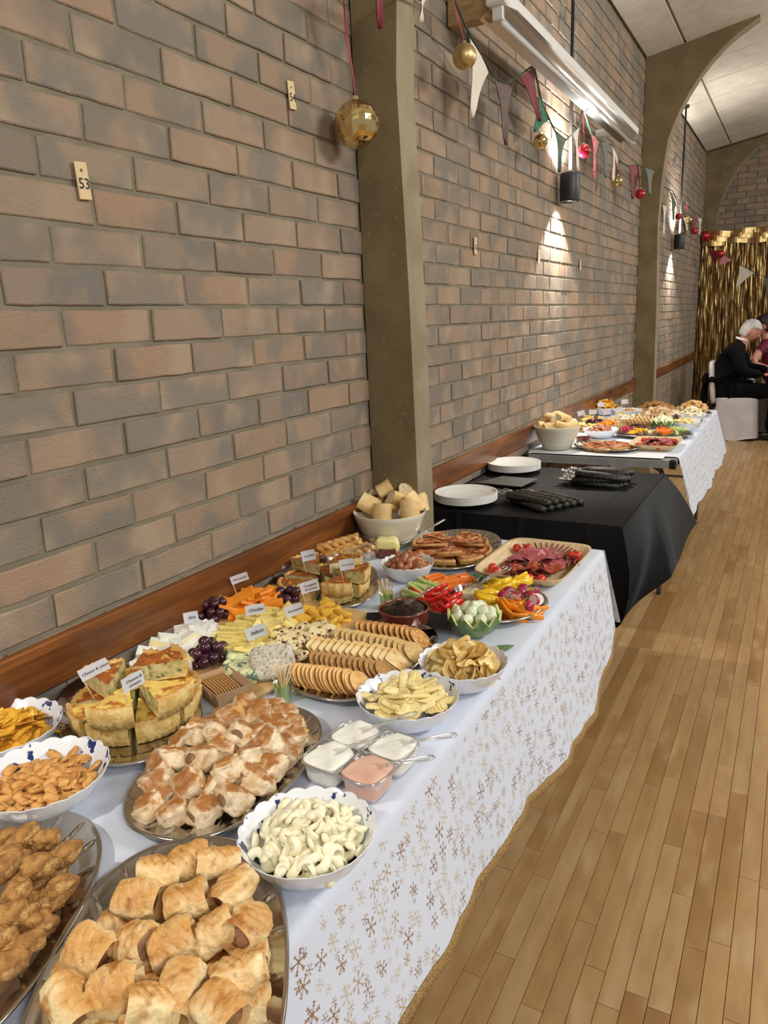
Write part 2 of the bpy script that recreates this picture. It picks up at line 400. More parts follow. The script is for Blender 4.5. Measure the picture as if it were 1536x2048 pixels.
# number tags
m_tag = mat('tag_card', (214, 190, 146), rough=.7); m_ink = mat('ink', (24, 20, 18), rough=.6)
def number_tag(loc, txt, label, tilt):
    t = thing('number_tag', label, 'tag', loc, (tilt, 0, 0))
    b = B(); b.box((.002, 0, 0), (.004, .028, .066), bev=.0008); ob('card', b.mesh('card', m_tag), t)
    b = B(); b.sph((.0042, -.001, .018), (.0012, .003, .003), 8, 6); ob('screw', b.mesh('screw', mat('rust', (96, 72, 40), rough=.6)), t)
    if txt: ob('writing', text_mesh(txt, .027, m_ink, shear=0), t, (.0046, .001, -.006), (PI/2, 0, PI/2))
number_tag((0.004,1.0533,1.708), '53', 'cream number tag with 53 on the near brick wall', .05)
number_tag((0.004,1.764,2.006), '54', 'cream number tag with 54 left of the gold mirror bauble', .08)
number_tag((0.004,3.0275,1.7154), '55', 'small tag on the far brick wall just right of the near pillar', .0)
number_tag((0.004,3.8962,1.7163), '', 'blank small tag midway on the far brick wall', .0)
number_tag((0.004,4.7315,1.7124), '', 'blank small tag under the far wall lamp beam', .0)

# ---------------------------------------------------------------- bunting and baubles
FK = dict(rough=.85, bump=.25, bsc=400, sheen=.2)
fl = dict(cream=mat('felt_cream', (222, 212, 196), **FK), maroon=mat('felt_maroon', (120, 26, 44), **FK), green=mat('felt_green', (24, 110, 78), **FK), dark=mat('felt_print', (74, 66, 62), (112, 86, 80), 90, **FK),
          dgreen=mat('felt_dark_green', (60, 84, 66), **FK), stripe=mat('felt_stripe', (176, 44, 60), (222, 150, 156), 50, **FK), grey=mat('felt_grey', (104, 106, 100), **FK), pink=mat('felt_pink', (208, 138, 146), **FK))
m_cord = mat('cord_green', (58, 72, 56), rough=.8)
def flag(parent, pts, m, word=None):
    a, c, d = [Vector(p) for p in pts]; b = B(); n = (c-a).cross(d-a).normalized()*.0012
    def f(u, v):
        p = a.lerp(c, u).lerp(d, v); p = p+Vector((.006*math.sin(v*5+u*3), 0, 0)); return p
    for sg in (1, -1): b.grid(lambda u, v: tuple(f(u, v)+n*sg), 4, 6, flip=(sg < 0))
    return ob('pennant', b.mesh('pennant', fl[m]), parent)
def string(parent, pts):
    P = []
    for i in range(len(pts)-1):
        for k in range(5):
            q = Vector(pts[i]).lerp(Vector(pts[i+1]), k/5.0); P.append(q)
    P.append(Vector(pts[-1])); b = B(); b.tube(P, .004, 5); ob('cord', b.mesh('cord', m_cord), parent)
t = thing('bunting', 'felt bunting swagged across the far brick wall in front of the batten', 'bunting')
string(t, [(0.12,2.3235,2.3688), (0.12,2.4302,2.4562), (0.12,2.567,2.4574), (0.12,2.6709,2.3995), (0.12,2.9345,2.311), (0.12,3.0839,2.3109), (0.12,3.2535,2.3824), (0.12,3.4314,2.4625), (0.12,3.5645,2.3351), (0.12,3.7649,2.2651), (0.12,3.9569,2.2591), (0.12,4.1994,2.36), (0.12,4.272,2.4687), (0.12,4.4546,2.3744), (0.12,4.7287,2.378), (0.12,4.9762,2.4059), (0.12,5.2182,2.3443), (0.12,5.4855,2.3625), (0.12,5.7909,2.4133), (0.12,6.4967,2.4735)])
for pts, m in (([(0.12,2.7147,2.3686), (0.12,2.8874,2.3049), (0.12,2.7237,2.1201)], 'cream'), ([(0.12,2.9608,2.2934), (0.12,3.1547,2.3125), (0.12,3.082,2.0911)], 'dark'), ([(0.12,3.2535,2.3732), (0.12,3.4383,2.4641), (0.12,3.5294,2.2613)], 'maroon'),
               ([(0.115,3.5135,2.3652), (0.115,3.6751,2.296), (0.115,3.4738,2.2094)], 'green'), ([(0.12,3.7651,2.2609), (0.12,3.9481,2.2554), (0.12,3.8503,2.0959)], 'dgreen'), ([(0.14,4.0007,2.2911), (0.14,4.1227,2.3406), (0.14,4.1196,2.1379)], 'cream'),
               ([(0.12,4.4546,2.3744), (0.12,4.6317,2.3617), (0.12,4.5467,2.1637)], 'stripe'), ([(0.12,4.6916,2.3744), (0.12,4.9085,2.4002), (0.12,4.8423,2.2031)], 'grey'), ([(0.12,4.9631,2.401), (0.12,5.1572,2.3497), (0.12,5.0335,2.2113)], 'cream'),
               ([(0.12,5.4855,2.3625), (0.12,5.7738,2.4076), (0.12,5.6594,2.1773)], 'maroon'), ([(0.12,6.0758,2.4348), (0.12,6.4528,2.4673), (0.12,6.3264,2.2731)], 'grey')): flag(t, pts, m)
t = thing('bunting', 'felt bunting tips in pink and cream at the near pillar top', 'bunting')
string(t, [(0.18,1.7924,2.2262), (0.18,1.9109,2.2974), (0.18,2.0636,2.3006), (0.18,2.1959,2.317)])
flag(t, [(0.19,1.874,2.2828), (0.19,1.9652,2.3017), (0.19,1.9228,2.1654)], 'maroon'); flag(t, [(0.17,2.2041,2.328), (0.17,2.2518,2.34), (0.17,2.2164,2.2678)], 'cream')
t = thing('bunting', 'felt bunting on the wall beyond the second pillar', 'bunting')
string(t, [(0.1,6.979,2.4279), (0.1,7.556,2.4582), (0.1,8.1411,2.3659), (0.1,8.4578,2.473), (0.1,9.1219,2.4299), (0.1,9.757,2.4541)])
for pts, m in (([(0.1,7.0484,2.287), (0.1,7.2907,2.2962), (0.1,7.1759,2.0486)], 'cream'), ([(0.1,7.4138,2.4411), (0.1,7.8037,2.3753), (0.1,7.6999,2.2262)], 'dgreen'), ([(0.1,8.3061,2.3085), (0.1,8.7223,2.3083), (0.1,8.6499,2.2049)], 'cream'), ([(0.1,8.957,2.4187), (0.1,9.4584,2.3841), (0.1,9.2235,2.2187)], 'maroon'), ([(0.1,9.4927,2.4082), (0.1,9.8688,2.4318), (0.1,9.7202,2.2451)], 'cream')): flag(t, pts, m)
t = thing('bunting', 'red, pink and white bunting in front of the gold curtain', 'bunting')
string(t, [(0.0366,10.3,2.3398), (0.1333,10.3,2.1353), (0.2772,10.3,2.0716), (0.4043,10.3,1.9869), (0.5643,10.3,1.8833), (0.6778,10.3,1.8067), (0.872,10.3,1.7027)])
for pts, m in (([(0.1283,10.3,2.1241), (0.2887,10.3,2.065), (0.2293,10.3,1.9422)], 'maroon'), ([(0.2887,10.3,2.065), (0.4272,10.3,1.9737), (0.2863,10.3,1.9264)], 'pink'), ([(0.503,10.3,1.9049), (0.6669,10.3,1.8074), (0.4868,10.3,1.6574)], 'cream'), ([(0.7775,10.3,1.76), (0.8879,10.3,1.7017), (0.8371,10.3,1.5331)], 'grey')): flag(t, pts, m)

m_gold = mat('bauble_gold', (222, 198, 140), rough=.10, metal=1.0)
m_goldg = mat('bauble_gold_smooth', (200, 174, 122), rough=.38, metal=.9)
m_red = mat('bauble_red', (176, 16, 40), rough=.16, metal=.5, coat=.6)
m_rib = mat('ribbon_red', (150, 14, 44), rough=.5)
def bauble(loc, r, m, label, up, rib=True, facet=False):
    t = thing('bauble', label, 'bauble', loc)
    b = B()
    if facet:
        b.sph((0, 0, 0), (r, r, r), 20, 14)
        q = random.Random(4)
        b.v = [tuple(Vector(v)*(1+q.uniform(-.012, .012))) for v in b.v]
        ob('ball', b.mesh('ball', m), t)
    else:
        b.sph((0, 0, 0), (r, r, r), 24, 16); ob('ball', b.mesh('ball', m, True), t)
    b = B(); b.lathe([(r*.16, r*.95), (r*.17, r*1.13), (0, r*1.16)], 12); ob('cap', b.mesh('cap', m_gold), t)
    b = B(); top = Vector(up)-Vector(loc)
    b.tube([Vector((0, 0, r*1.1)).lerp(top, k/6)+Vector((0, .004*math.sin(k*1.3), 0)) for k in range(7)], [.002, .003, .004, .006, .006, .005, .004] if rib else .0018, 6, sq=(1, .35)); ob('ribbon', b.mesh('ribbon', m_rib if rib else m_cord), t)
bauble((0.085,1.956,1.961), .062, m_gold, 'large gold mirror bauble on a red ribbon by the near pillar', (0.085,1.914,2.2747), facet=True)
bauble((0.16,2.5648,2.2689), .040, m_goldg, 'satin gold bauble on red ribbon beside cream pennant', (0.14,2.5197,2.4313))
bauble((0.12,3.5391,2.1815), .032, m_gold, 'faceted gold bauble under the green pennant', (0.12,3.5646,2.331), rib=False, facet=True)
bauble((0.14,4.2327,2.2507), .034, m_red, 'bright red bauble just right of the far wall lamp', (0.12,4.2722,2.4663))
bauble((0.12,5.148,2.2233), .034, m_gold, 'gold faceted bauble below a cream pennant near the second pillar', (0.12,5.0042,2.405), facet=True)
bauble((0.12,5.9236,2.2403), .036, m_red, 'dark red bauble hanging against the second pillar', (0.12,5.7909,2.4133))
bauble((0.12,7.8582,2.2693), .030, m_red, 'small red bauble over the furthest wall lamp', (0.1,7.8611,2.3945))
bauble((0.12,8.5242,2.2983), .036, m_gold, 'small gold bauble right of the furthest wall lamp', (0.1,8.4616,2.464), facet=True)
bauble((0.12,9.0855,2.2371), .036, m_red, 'red bauble over a maroon pennant near the gold curtain', (0.1,9.0422,2.4171))
bauble((0.0475,10.7,2.3105), .065, m_red, 'red bauble at the corner above the gold curtain', (-0.0062,10.7,2.5297))
bauble((0.2873,10.2,2.0482), .05, m_red, 'glossy red bauble between red and pink pennants', (0.2799,10.25,2.0973))

# gold foil curtain: strips nobody could count
m_foil_gold = mat('gold_foil', (226, 198, 142), (194, 162, 106), 14, .36, metal=1.0, bump=.5, bsc=30)
t = B(); r = random.Random(8)
for k in range(520):
    x = .02+2.6*k/520.0+r.uniform(-.006, .006); y0 = 10.80+r.uniform(-.05, .04); w_ = r.uniform(.008, .016); ph = r.uniform(0, 6); tw = r.uniform(-1.2, 1.2); l = 2.32-r.uniform(.1, .3)
    def f(u, v):
        z = 2.34-l*v; a = tw+1.3*math.sin(v*r2+ph); xx = x+.012*math.sin(v*7+ph); yy = y0+.015*math.sin(v*11+ph*2)
        return (xx+w_*(u-.5)*math.cos(a), yy+w_*(u-.5)*math.sin(a), z)
    r2 = r.uniform(6, 16); t.grid(f, 1, 26)
for k in range(3): t.grid(lambda u, v: (.02+2.6*u, 10.74+.02*math.sin(u*60+k), 2.36-.05*k-.07*v+.01*math.sin(u*37+k)), 90, 2)
cur = stuff(ob('foil_curtain', t.mesh('foil_curtain', m_foil_gold))); tag(cur, 'shimmering gold foil strip curtain on the back wall', 'curtain')
# ================================================================ TABLES AND CLOTHS
m_steel = mat('table_metal', (120, 122, 124), rough=.35, metal=.6)
m_greytop = mat('table_top_grey', (150, 150, 150), (138, 138, 138), 20, .5)
m_blackcap = mat('plastic_black', (18, 18, 20), rough=.5)
def folding_table(label, y0, y1, x0=.006, x1=.748, inset=.07):
    t = thing('folding_table', label, 'table', ((x0+x1)/2, (y0+y1)/2, 0)); L = y1-y0; W = x1-x0
    b = B(); b.box((0, 0, T-.016), (W-.006, L-.006, .022), bev=.002); ob('table_top', b.mesh('table_top', m_greytop), t)
    b = B()
    for s in (-1, 1):
        b.box((0, s*(L/2-.008), T-.026), (W-.04, .016, .036)); b.box((s*(W/2-.008), 0, T-.026), (.016, L-.04, .036))
    ob('edge_frame', b.mesh('edge_frame', m_greytop), t)
    for sx in (-1, 1):
        for sy in (-1, 1):
            b = B(); b.box((sx*(W/2-.014), sy*(L/2-.014), T-.026), (.032, .032, .042), bev=.004); ob('corner_cap', b.mesh('corner_cap', m_blackcap), t)
    for sy in (-1, 1):
        y = sy*(L/2-.17)
        P = [(-W/2+.07, y, .0), (-W/2+.07, y, .60), (-W/2+.09, y, .655), (-W/2+.14, y, .68), (W/2-inset-.07, y, .68), (W/2-inset-.02, y, .655), (W/2-inset, y, .60), (W/2-inset, y, .0)]
        b = B(); b.tube(P, .0125, 10); ob('leg', b.mesh('leg', m_steel, True), t)
        b = B(); b.tube([(-W/2+.07, y, .3), (W/2-inset, y, .3)], .009, 8); ob('leg_brace', b.mesh('leg_brace', m_steel, True), t)
        for sx in (-.45, .45):
            b = B(); b.box((sx*W*.6, y, T-.05), (.05, .05, .03), bev=.004); ob('leg_bracket', b.mesh('leg_bracket', m_blackcap), t)
    return t
folding_table('folding table hidden under the white snowflake cloth', .32, 2.13, inset=.30)
folding_table('folding table hidden under the black cloth', 2.42, 3.29, inset=.46)
folding_table('grey folding table with bare front edge and black corner caps', 3.655, 5.56)

# printed snowflakes: node pattern in the cloth's own UV (flat print on a flat textile)
def cloth_mat(name, base, base2):
    m = bpy.data.materials.new(name); m.use_nodes = True; nt = m.node_tree; N = nt.nodes; L = nt.links; p = N['Principled BSDF']
    p.inputs['Roughness'].default_value = .85; p.inputs['Sheen Weight'].default_value = .15
    uv = N.new('ShaderNodeUVMap')
    def math_(op, a, b=None, c=None):
        n = N.new('ShaderNodeMath'); n.operation = op
        for i, v in enumerate((a, b, c)):
            if v is None: continue
            if isinstance(v, (int, float)): n.inputs[i].default_value = v
            else: L.new(v, n.inputs[i])
        return n.outputs[0]
    def vm(op, a, b=None):
        n = N.new('ShaderNodeVectorMath'); n.operation = op
        if isinstance(a, tuple): n.inputs[0].default_value = a
        else: L.new(a, n.inputs[0])
        if b is not None:
            if isinstance(b, tuple): n.inputs[1].default_value = b
            else: L.new(b, n.inputs[1])
        return n.outputs[0]
    masks = None; colr = None
    for li, (scl, off, R0, dens) in enumerate(((28, (0, 0, 0), .39, .93), (42, (.37, .61, 0), .33, .62))):
        v = vm('ADD', vm('MULTIPLY', uv.outputs[0], (scl, scl, 0)), off)
        vo = N.new('ShaderNodeTexVoronoi'); vo.voronoi_dimensions = '2D'; vo.inputs['Scale'].default_value = 1; vo.inputs['Randomness'].default_value = .62; L.new(v, vo.inputs['Vector'])
        d = vm('SUBTRACT', v, vo.outputs['Position'])
        sp = N.new('ShaderNodeSeparateXYZ'); L.new(d, sp.inputs[0]); cs = N.new('ShaderNodeSeparateColor'); L.new(vo.outputs['Color'], cs.inputs[0])
        r = math_('SQRT', math_('ADD', math_('MULTIPLY', sp.outputs[0], sp.outputs[0]), math_('MULTIPLY', sp.outputs[1], sp.outputs[1])))
        th = math_('ADD', math_('ARCTAN2', sp.outputs[1], sp.outputs[0]), math_('MULTIPLY', cs.outputs[0], 1.0))
        s3 = math_('ABSOLUTE', math_('SINE', math_('MULTIPLY', th, 3)))
        Rr = math_('MULTIPLY_ADD', cs.outputs[1], R0*.55, R0*.55)
        rr = math_('DIVIDE', r, Rr)
        arm = math_('MULTIPLY', math_('LESS_THAN', math_('MULTIPLY', s3, rr), .16), math_('LESS_THAN', rr, 1))
        tw = math_('LESS_THAN', math_('ABSOLUTE', math_('SUBTRACT', math_('SUBTRACT', rr, math_('MULTIPLY', s3, .34)), math_('MULTIPLY_ADD', cs.outputs[2], .15, .42))), .075)
        tw2 = math_('LESS_THAN', math_('ABSOLUTE', math_('SUBTRACT', math_('SUBTRACT', rr, math_('MULTIPLY', s3, .30)), .76)), .065)
        lim = math_('LESS_THAN', s3, .62)
        tws = math_('MULTIPLY', math_('MAXIMUM', tw, tw2), lim)
        core = math_('LESS_THAN', rr, .17)
        k = math_('MULTIPLY', math_('MAXIMUM', math_('MAXIMUM', arm, tws), core), math_('LESS_THAN', cs.outputs[2], dens))
        masks = k if masks is None else math_('MAXIMUM', masks, k)
        colr = cs.outputs[0] if colr is None else colr
    # print only below the fold line (uv v = distance past the table edge)
    su = N.new('ShaderNodeSeparateXYZ'); L.new(uv.outputs[0], su.inputs[0])
    no = N.new('ShaderNodeTexNoise'); no.inputs['Scale'].default_value = 30; L.new(uv.outputs[0], no.inputs['Vector'])
    gate = math_('GREATER_THAN', math_('ADD', su.outputs[1], math_('MULTIPLY_ADD', no.outputs['Fac'], .06, -.03)), .012)
    k = math_('MULTIPLY', masks, gate)
    cr = N.new('ShaderNodeValToRGB'); cr.color_ramp.interpolation = 'CONSTANT'; e = cr.color_ramp.elements
    e[0].color = lin((168, 146, 116)); e[1].position = .35; e[1].color = lin((184, 172, 152)); q = e.new(.68); q.color = lin((138, 104, 74)); L.new(colr, cr.inputs[0])
    nz_ = N.new('ShaderNodeTexNoise'); nz_.inputs['Scale'].default_value = 3; L.new(uv.outputs[0], nz_.inputs['Vector'])
    mx0 = N.new('ShaderNodeMix'); mx0.data_type = 'RGBA'; L.new(nz_.outputs['Fac'], mx0.inputs[0]); mx0.inputs[6].default_value = lin(base); mx0.inputs[7].default_value = lin(base2)
    mx = N.new('ShaderNodeMix'); mx.data_type = 'RGBA'; L.new(k, mx.inputs[0]); L.new(mx0.outputs[2], mx.inputs[6]); L.new(cr.outputs[0], mx.inputs[7]); L.new(mx.outputs[2], p.inputs['Base Color'])
    # weave
    wv = N.new('ShaderNodeTexNoise'); wv.inputs['Scale'].default_value = 900; L.new(uv.outputs[0], wv.inputs['Vector'])
    bn = N.new('ShaderNodeBump'); bn.inputs['Strength'].default_value = .12; bn.inputs['Distance'].default_value = .001; L.new(wv.outputs['Fac'], bn.inputs['Height']); L.new(bn.outputs[0], p.inputs['Normal'])
    return m
m_cloth = cloth_mat('snowflake_cloth', (209, 214, 228), (200, 208, 225))
m_trim = mat('gold_trim', (190, 158, 104), (146, 112, 64), 300, .5, metal=.35, bump=.9, bsc=500)

def uv_mesh(fn, uvfn, nu, nv, m, name):
    b = B(); b.grid(fn, nu, nv); me = b.mesh(name, m, True); ul = me.uv_layers.new(name='UVMap')
    uvs = [uvfn(i/nu, j/nv) for i in range(nu+1) for j in range(nv+1)]
    for l in me.loops: ul.data[l.index].uv = uvs[l.vertex_index]
    return me
def white_cloth(name, label, y0, y1, xe, drop, front_end, flare, far=False):
    t = thing(name, label, 'tablecloth', (0, 0, 0))
    def path(s):   # s = distance from the wall along the cloth; returns x,z
        if s < xe-.012: return (.004+s, T+.0015)
        a = (s-(xe-.012))/.02
        if a < 1: th = a*PI/2; return (.004+xe-.012+.012*math.sin(th), T+.0015-.012*(1-math.cos(th)))
        d = s-(xe-.012)-.02; return (.004+xe+flare*d, T-.0105-d)
    HY = ((.3, .25), (.73, .250), (.9, .258), (1.1, .274), (1.3, .282), (1.5, .306), (1.7, .314), (2.0, .300), (2.08, .270), (2.15, .240))
    def hem(y):
        if far: return drop+.020+.007*abs(math.sin(y*PI/.14+.6*math.sin(y*5)))
        return float(np.interp(y, [q[0] for q in HY], [q[1] for q in HY]))+.004*abs(math.sin(y*PI/.10+.5*math.sin(y*5)))-.004
    N_ = 150
    def full(u, v):
        y = y0+(y1-y0)*u
        S = xe+drop_y(y); s = v**.8*xe if False else None
        return y, S
    def drop_y(y): return hem(y)
    def f(u, v):
        y = y0+(y1-y0)*u; tot = xe+.008+drop_y(y)
        s = (v/.4)*(xe-.014) if v < .4 else (xe-.014)+((v-.4)/.6)*(tot-(xe-.014))
        x, z = path(s); d = max(0, s-xe-.01)/max(drop, .01)
        wv = .007*math.sin(y*9.0+1.2*math.sin(y*2.3))*d+.003*math.sin(y*21+2)*d*d+.001*math.sin(y*47)*d**2
        if s < xe-.02: z += .0009*nz3(x*9, y*9, 0)
        return (x+wv, y, z)
    def uvf(u, v):
        y = y0+(y1-y0)*u; tot = xe+.008+drop_y(y)
        s = (v/.4)*(xe-.014) if v < .4 else (xe-.014)+((v-.4)/.6)*(tot-(xe-.014))
        return (y, s-xe-.008)
    ob('cloth', uv_mesh(f, uvf, N_*2, 40, m_cloth, 'cloth'), t)
    # hem ribbon
    def g(u, v):
        y = y0+(y1-y0)*u; p = f(u, 1); q = f(u, .97); d = (Vector(p)-Vector(q)).normalized()
        a = 2*PI*v; return (p[0]+.0026*math.cos(a)+d.x*.010*math.sin(a), p[1], p[2]+d.z*.011*math.sin(a)+.0022*math.cos(a)*.2)
    b = B(); b.grid(g, N_*2, 8, wrapv=True); 
    if not far: ob('gold_hem', b.mesh('gold_hem', m_trim, True), t)
    # end drapes
    for (ye, sg) in front_end:
        def e(u, v):
            x = .004+(xe+.0)*u; d = v*(hem(ye)-.004)
            wv = .012*math.sin(x*17)*v
            fl = flare*d
            return (x+(flare*d*u), ye+sg*(.002+fl*.9+abs(wv)), T+.0015-d-(.002 if v > 0 else 0))
        me = uv_mesh(e, lambda u, v: (xe*u+5, v*drop-.0), 40, 16, m_cloth, 'end_drape'); ob('end_drape', me, t)
    return t
white_cloth('tablecloth', 'white tablecloth printed with tan snowflakes and gold hem', .305, 2.142,   .752, .224, [(2.142, 1), (.305, -1)], .19)
white_cloth('tablecloth', 'white snowflake tablecloth hanging off the side of the grey table', 3.72, 5.58, .750, .255, [(5.58, 1)], .28, far=True)
# pointed hanging corner of the far cloth
b = B(); 
def fc(u, v):
    a = Vector((.754, 3.72, T)); c = Vector((.83, 3.95, .50)); tip = Vector((0.8281,3.72,0.5575)); q = Vector((.83, 3.75, .55))
    return tuple((a.lerp(q, v)).lerp(a.lerp(tip, v), 1-u)) if u < 1 else tuple(a.lerp(q, v))
me = uv_mesh(fc, lambda u, v: (u*.1+9, v*.4), 6, 14, m_cloth, 'cloth_corner'); ob('cloth_corner', me, bpy.data.objects['tablecloth.001'])
sh = B(); sh.grid(lambda u, v: (.03+.66*u, 3.66+.5*v, T+.0022+.0012*math.sin(u*9)*v), 16, 10)
tag(ob('paper_sheet', sh.mesh('paper_sheet', mat('paper_white', (226, 228, 232), rough=.8), True)), 'plain white paper sheet under the dishes at the bare end of the grey table', 'paper')

# black cloth with hanging corners
m_bcl = mat('black_cloth', (11, 12, 15), (15, 16, 20), 8, .6, bump=.12, bsc=50, spec=.22)
t = thing('black_tablecloth', 'black paper tablecloth with fold creases and pointed hanging corners', 'tablecloth', (0, 0, 0))
BX0, BX1, BY0, BY1 = .004, .752, 2.412, 3.30
zt = T+.003
def crease(a, p, w_=.006):  # ridge around multiples of p
    d = abs(((a/p+.5) % 1)-.5)*p; return .0022*math.exp(-(d/w_)**2)
b = B(); b.grid(lambda u, v: (BX0+(BX1-BX0)*u, BY0+(BY1-BY0)*v, zt+crease(BX0+(BX1-BX0)*u+.07, .235)+crease(BY0+(BY1-BY0)*v, .27)+.001*nz3(u*5, v*6, 1)), 80, 80)
ob('top_sheet', b.mesh('top_sheet', m_bcl, True), t)
ntip = Vector((0.7859,2.3,0.4643)); ftip = Vector((0.8864,3.42,0.5068))
mid1 = Vector((0.9,2.4272,0.5836)); mid2 = Vector((0.905,2.5175,0.6005))
def side(u, v):   # right side, u along y, v down
    y = BY0+(BY1-BY0)*u; top = Vector((BX1, y, zt))
    if u < .5: bot = ntip.lerp(mid1, u/.5)
    elif u < .56: bot = mid1.lerp(mid2, (u-.5)/.06)
    else: bot = mid2.lerp(ftip, (u-.56)/.44)
    p = top.lerp(bot, v); p.x += .016*math.sin(v*PI)+crease(v*.4, .15, .004)+.014*math.sin(u*9+v*3)*v*(1-.3*v)
    return tuple(p)
b = B(); b.grid(side, 60, 26); ob('side_drape', b.mesh('side_drape', m_bcl, True), t)
def frontd(u, v):
    edge = Vector(side(0, v))-Vector((BX1, BY0, zt)).lerp(ntip, v)
    x = BX0+(BX1-BX0)*u; top = Vector((x, BY0, zt)); bot = Vector((x, BY0-.03, .34)).lerp(ntip, max(0, (u-.78)/.22)**1.6)
    p = top.lerp(bot, v); p.y -= crease(x+.07, .235, .008)*2.5+.008*math.sin(u*22)*v*(1-u)
    return tuple(p+edge*u**5+Vector((0, crease(x+.07, .235, .008)*2.5*u**5, 0)))
b = B(); b.grid(frontd, 90, 20); ob('front_drape', b.mesh('front_drape', m_bcl, True), t)
def backd(u, v):
    x = BX0+(BX1-BX0)*u; top = Vector((x, BY1, zt)); bot = Vector((x, BY1+.05, .42)).lerp(ftip, max(0, (u-.8)/.2)**1.6)
    return tuple(top.lerp(bot, v)+(Vector(side(1, v))-Vector((BX1, BY1, zt)).lerp(ftip, v))*u**5)
b = B(); b.grid(backd, 40, 12); ob('back_drape', b.mesh('back_drape', m_bcl, True), t)

# ================================================================ DISHES
m_foil = mat('foil_tray', (196, 192, 186), rough=.17, metal=1.0, bump=.10, bsc=18)
m_china = mat('china_white', (232, 234, 240), rough=.12, coat=.4)
m_chinap = mat('china_pattern', (230, 233, 240), (34, 50, 104), 34, .12, coat=.4, lo=.57, hi=.60, detail=5)
m_cream = mat('bowl_cream', (214, 208, 190), rough=.28, coat=.3)
m_terra = mat('terracotta', (118, 54, 36), (104, 46, 32), 20, .3, coat=.5)
m_wood = mat('board_wood', (206, 170, 118), (186, 148, 96), 5, .5, bump=.1, bsc=40, stretch=(9, 1.4, 9))
m_kraft = mat('kraft_card', (184, 150, 116), (174, 140, 106), 14, .8)
m_palm = mat('palm_leaf', (222, 198, 156), (204, 176, 130), 9, .6, stretch=(28, 2, 2), bump=.12, bsc=10)
m_clear = clear('clear_plastic'); m_clearg = clear('green_plastic', (226, 242, 168), .10)
m_pick = mat('toothpick_wood', (226, 200, 160), rough=.6)

def foil_platter(label, c, a, b_, ang, ex=2.35):
    """oval embossed foil platter, centre c, half axes a (local x) and b"""
    pr = [(0, .002), (.30, .002), (.58, .002), (.70, .0025), (.735, .004), (.77, .008), (.82, .0115), (.88, .0145), (.93, .017), (.955, .0195), (.975, .021), (.99, .0205), (1.0, .018), (.992, .0165)]
    n = 616; nr = 22
    b = B()
    def pt(u, v):
        t = 2*PI*u; i = int(v*(len(pr)-1)+.5); r, z = pr[i]
        c_, s_ = math.cos(t), math.sin(t); k = (abs(c_)**ex+abs(s_)**ex)**(-1/ex)
        ph = (t*nr/(2*PI)+.25*(r-.7)*4) % 1; rid = math.exp(-((ph-.5)/.04)**2)
        if .70 < r < .95: z += .0045*rid
        k2 = 1
        return (a*r*k*c_*k2, b_*r*k*s_*k2, z)
    b.grid(pt, n, len(pr)-1, wrapu=True)
    me = b.mesh('foil_platter', m_foil, True)
    return tag(ob('foil_platter', me, None, (c[0], c[1], c[2] if len(c) > 2 else T+.002), (0, 0, ang)), label, 'platter')
_bowls = {}
def scallop_bowl(label, c, r, h=.052, plain=False, name='scalloped_bowl', group=None):
    b = B()
    def fn(t, i):
        q = abs(math.sin(t*10)); k = (0, 0, .2, .5, .8, 1, 1, 1, .8, .5, .2, 0)[i]
        return (1+.028*k*(q-.5), .0035*k*(q-.5) if 4 < i < 8 else 0)
    P = [(0, .004), (.50, .004), (.60, .010), (.78, .028), (.92, .044), (.985, .0515), (1.0, .0525), (.985, .0490), (.90, .034), (.76, .016), (.55, 0.0), (0, 0)]
    P = [(a*r, z*h/.0525) for a, z in P]
    for k_ in range(1):
        b.lathe(P, 80, 0, fn)
    b.m = [1 if (j % (len(P)-1)) < 5 and not plain else 0 for j in range(len(b.f))]
    o = ob(name, b.mesh(name, [m_china, m_chinap], True), None, (c[0], c[1], c[2] if len(c) > 2 else T+.002))
    return tag(o, label, 'bowl', group)
def deep_bowl(label, c, r, h, z=None):
    P = [(0, .006), (.45, .006), (.62, .04*1), (.80, .5), (.93, .86), (.985, .99), (1.0, 1.0), (1.012, .985), (.97, .86), (.84, .5), (.68, .2), (.50, .03), (.45, 0), (0, 0)]
    P = [(a*r, (zz if zz < .01 else zz*h)) for a, zz in P]
    b = B(); b.lathe(P, 64); return tag(ob('bread_bowl', b.mesh('bread_bowl', m_cream, True), None, (c[0], c[1], z or T+.002)), label, 'bowl')
def terra_dish(label, c, r, h):
    P = [(0, .004), (.86, .004), (.93, .3), (.95, .9), (.97, 1.0), (1.0, 1.0), (1.02, .93), (1.0, .85), (.99, .3), (.93, .03), (.9, 0), (0, 0)]
    P = [(a*r, zz if zz < .01 else zz*h) for a, zz in P]
    b = B(); b.lathe(P, 48); return tag(ob('terracotta_dish', b.mesh('terracotta_dish', m_terra, True), None, (c[0], c[1], c[2] if len(c) > 2 else T+.002)), label, 'dish')
def spoon(loc, rot, label, grp=None, L=.13):
    """clear plastic serving spoon or fork, tip at the origin, handle toward +x"""
    t = thing('plastic_spoon', label, 'spoon', loc, rot, grp); b = B()
    b.grid(lambda u, v: ((u)*.034, (v-.5)*.020*math.sin(PI*min(1, .15+u*.8)), -.003+.005*abs(v-.5)), 6, 4); ob('spoon_head', b.mesh('spoon_head', m_clear, True), t)
    b = B(); b.tube([(.032, -.003, 0), (.06, -.003, .002), (L-.01, -.006, .004), (L, -.004, .004), (L+.003, 0, .004), (L, .004, .004), (L-.01, .006, .004), (.06, .003, .002), (.032, .003, 0)], .0017, 6); ob('handle', b.mesh('handle', m_clear2, True), t)
    return t
m_clear2 = clear('clear_plastic_edge', (244, 246, 248), .30, .1)

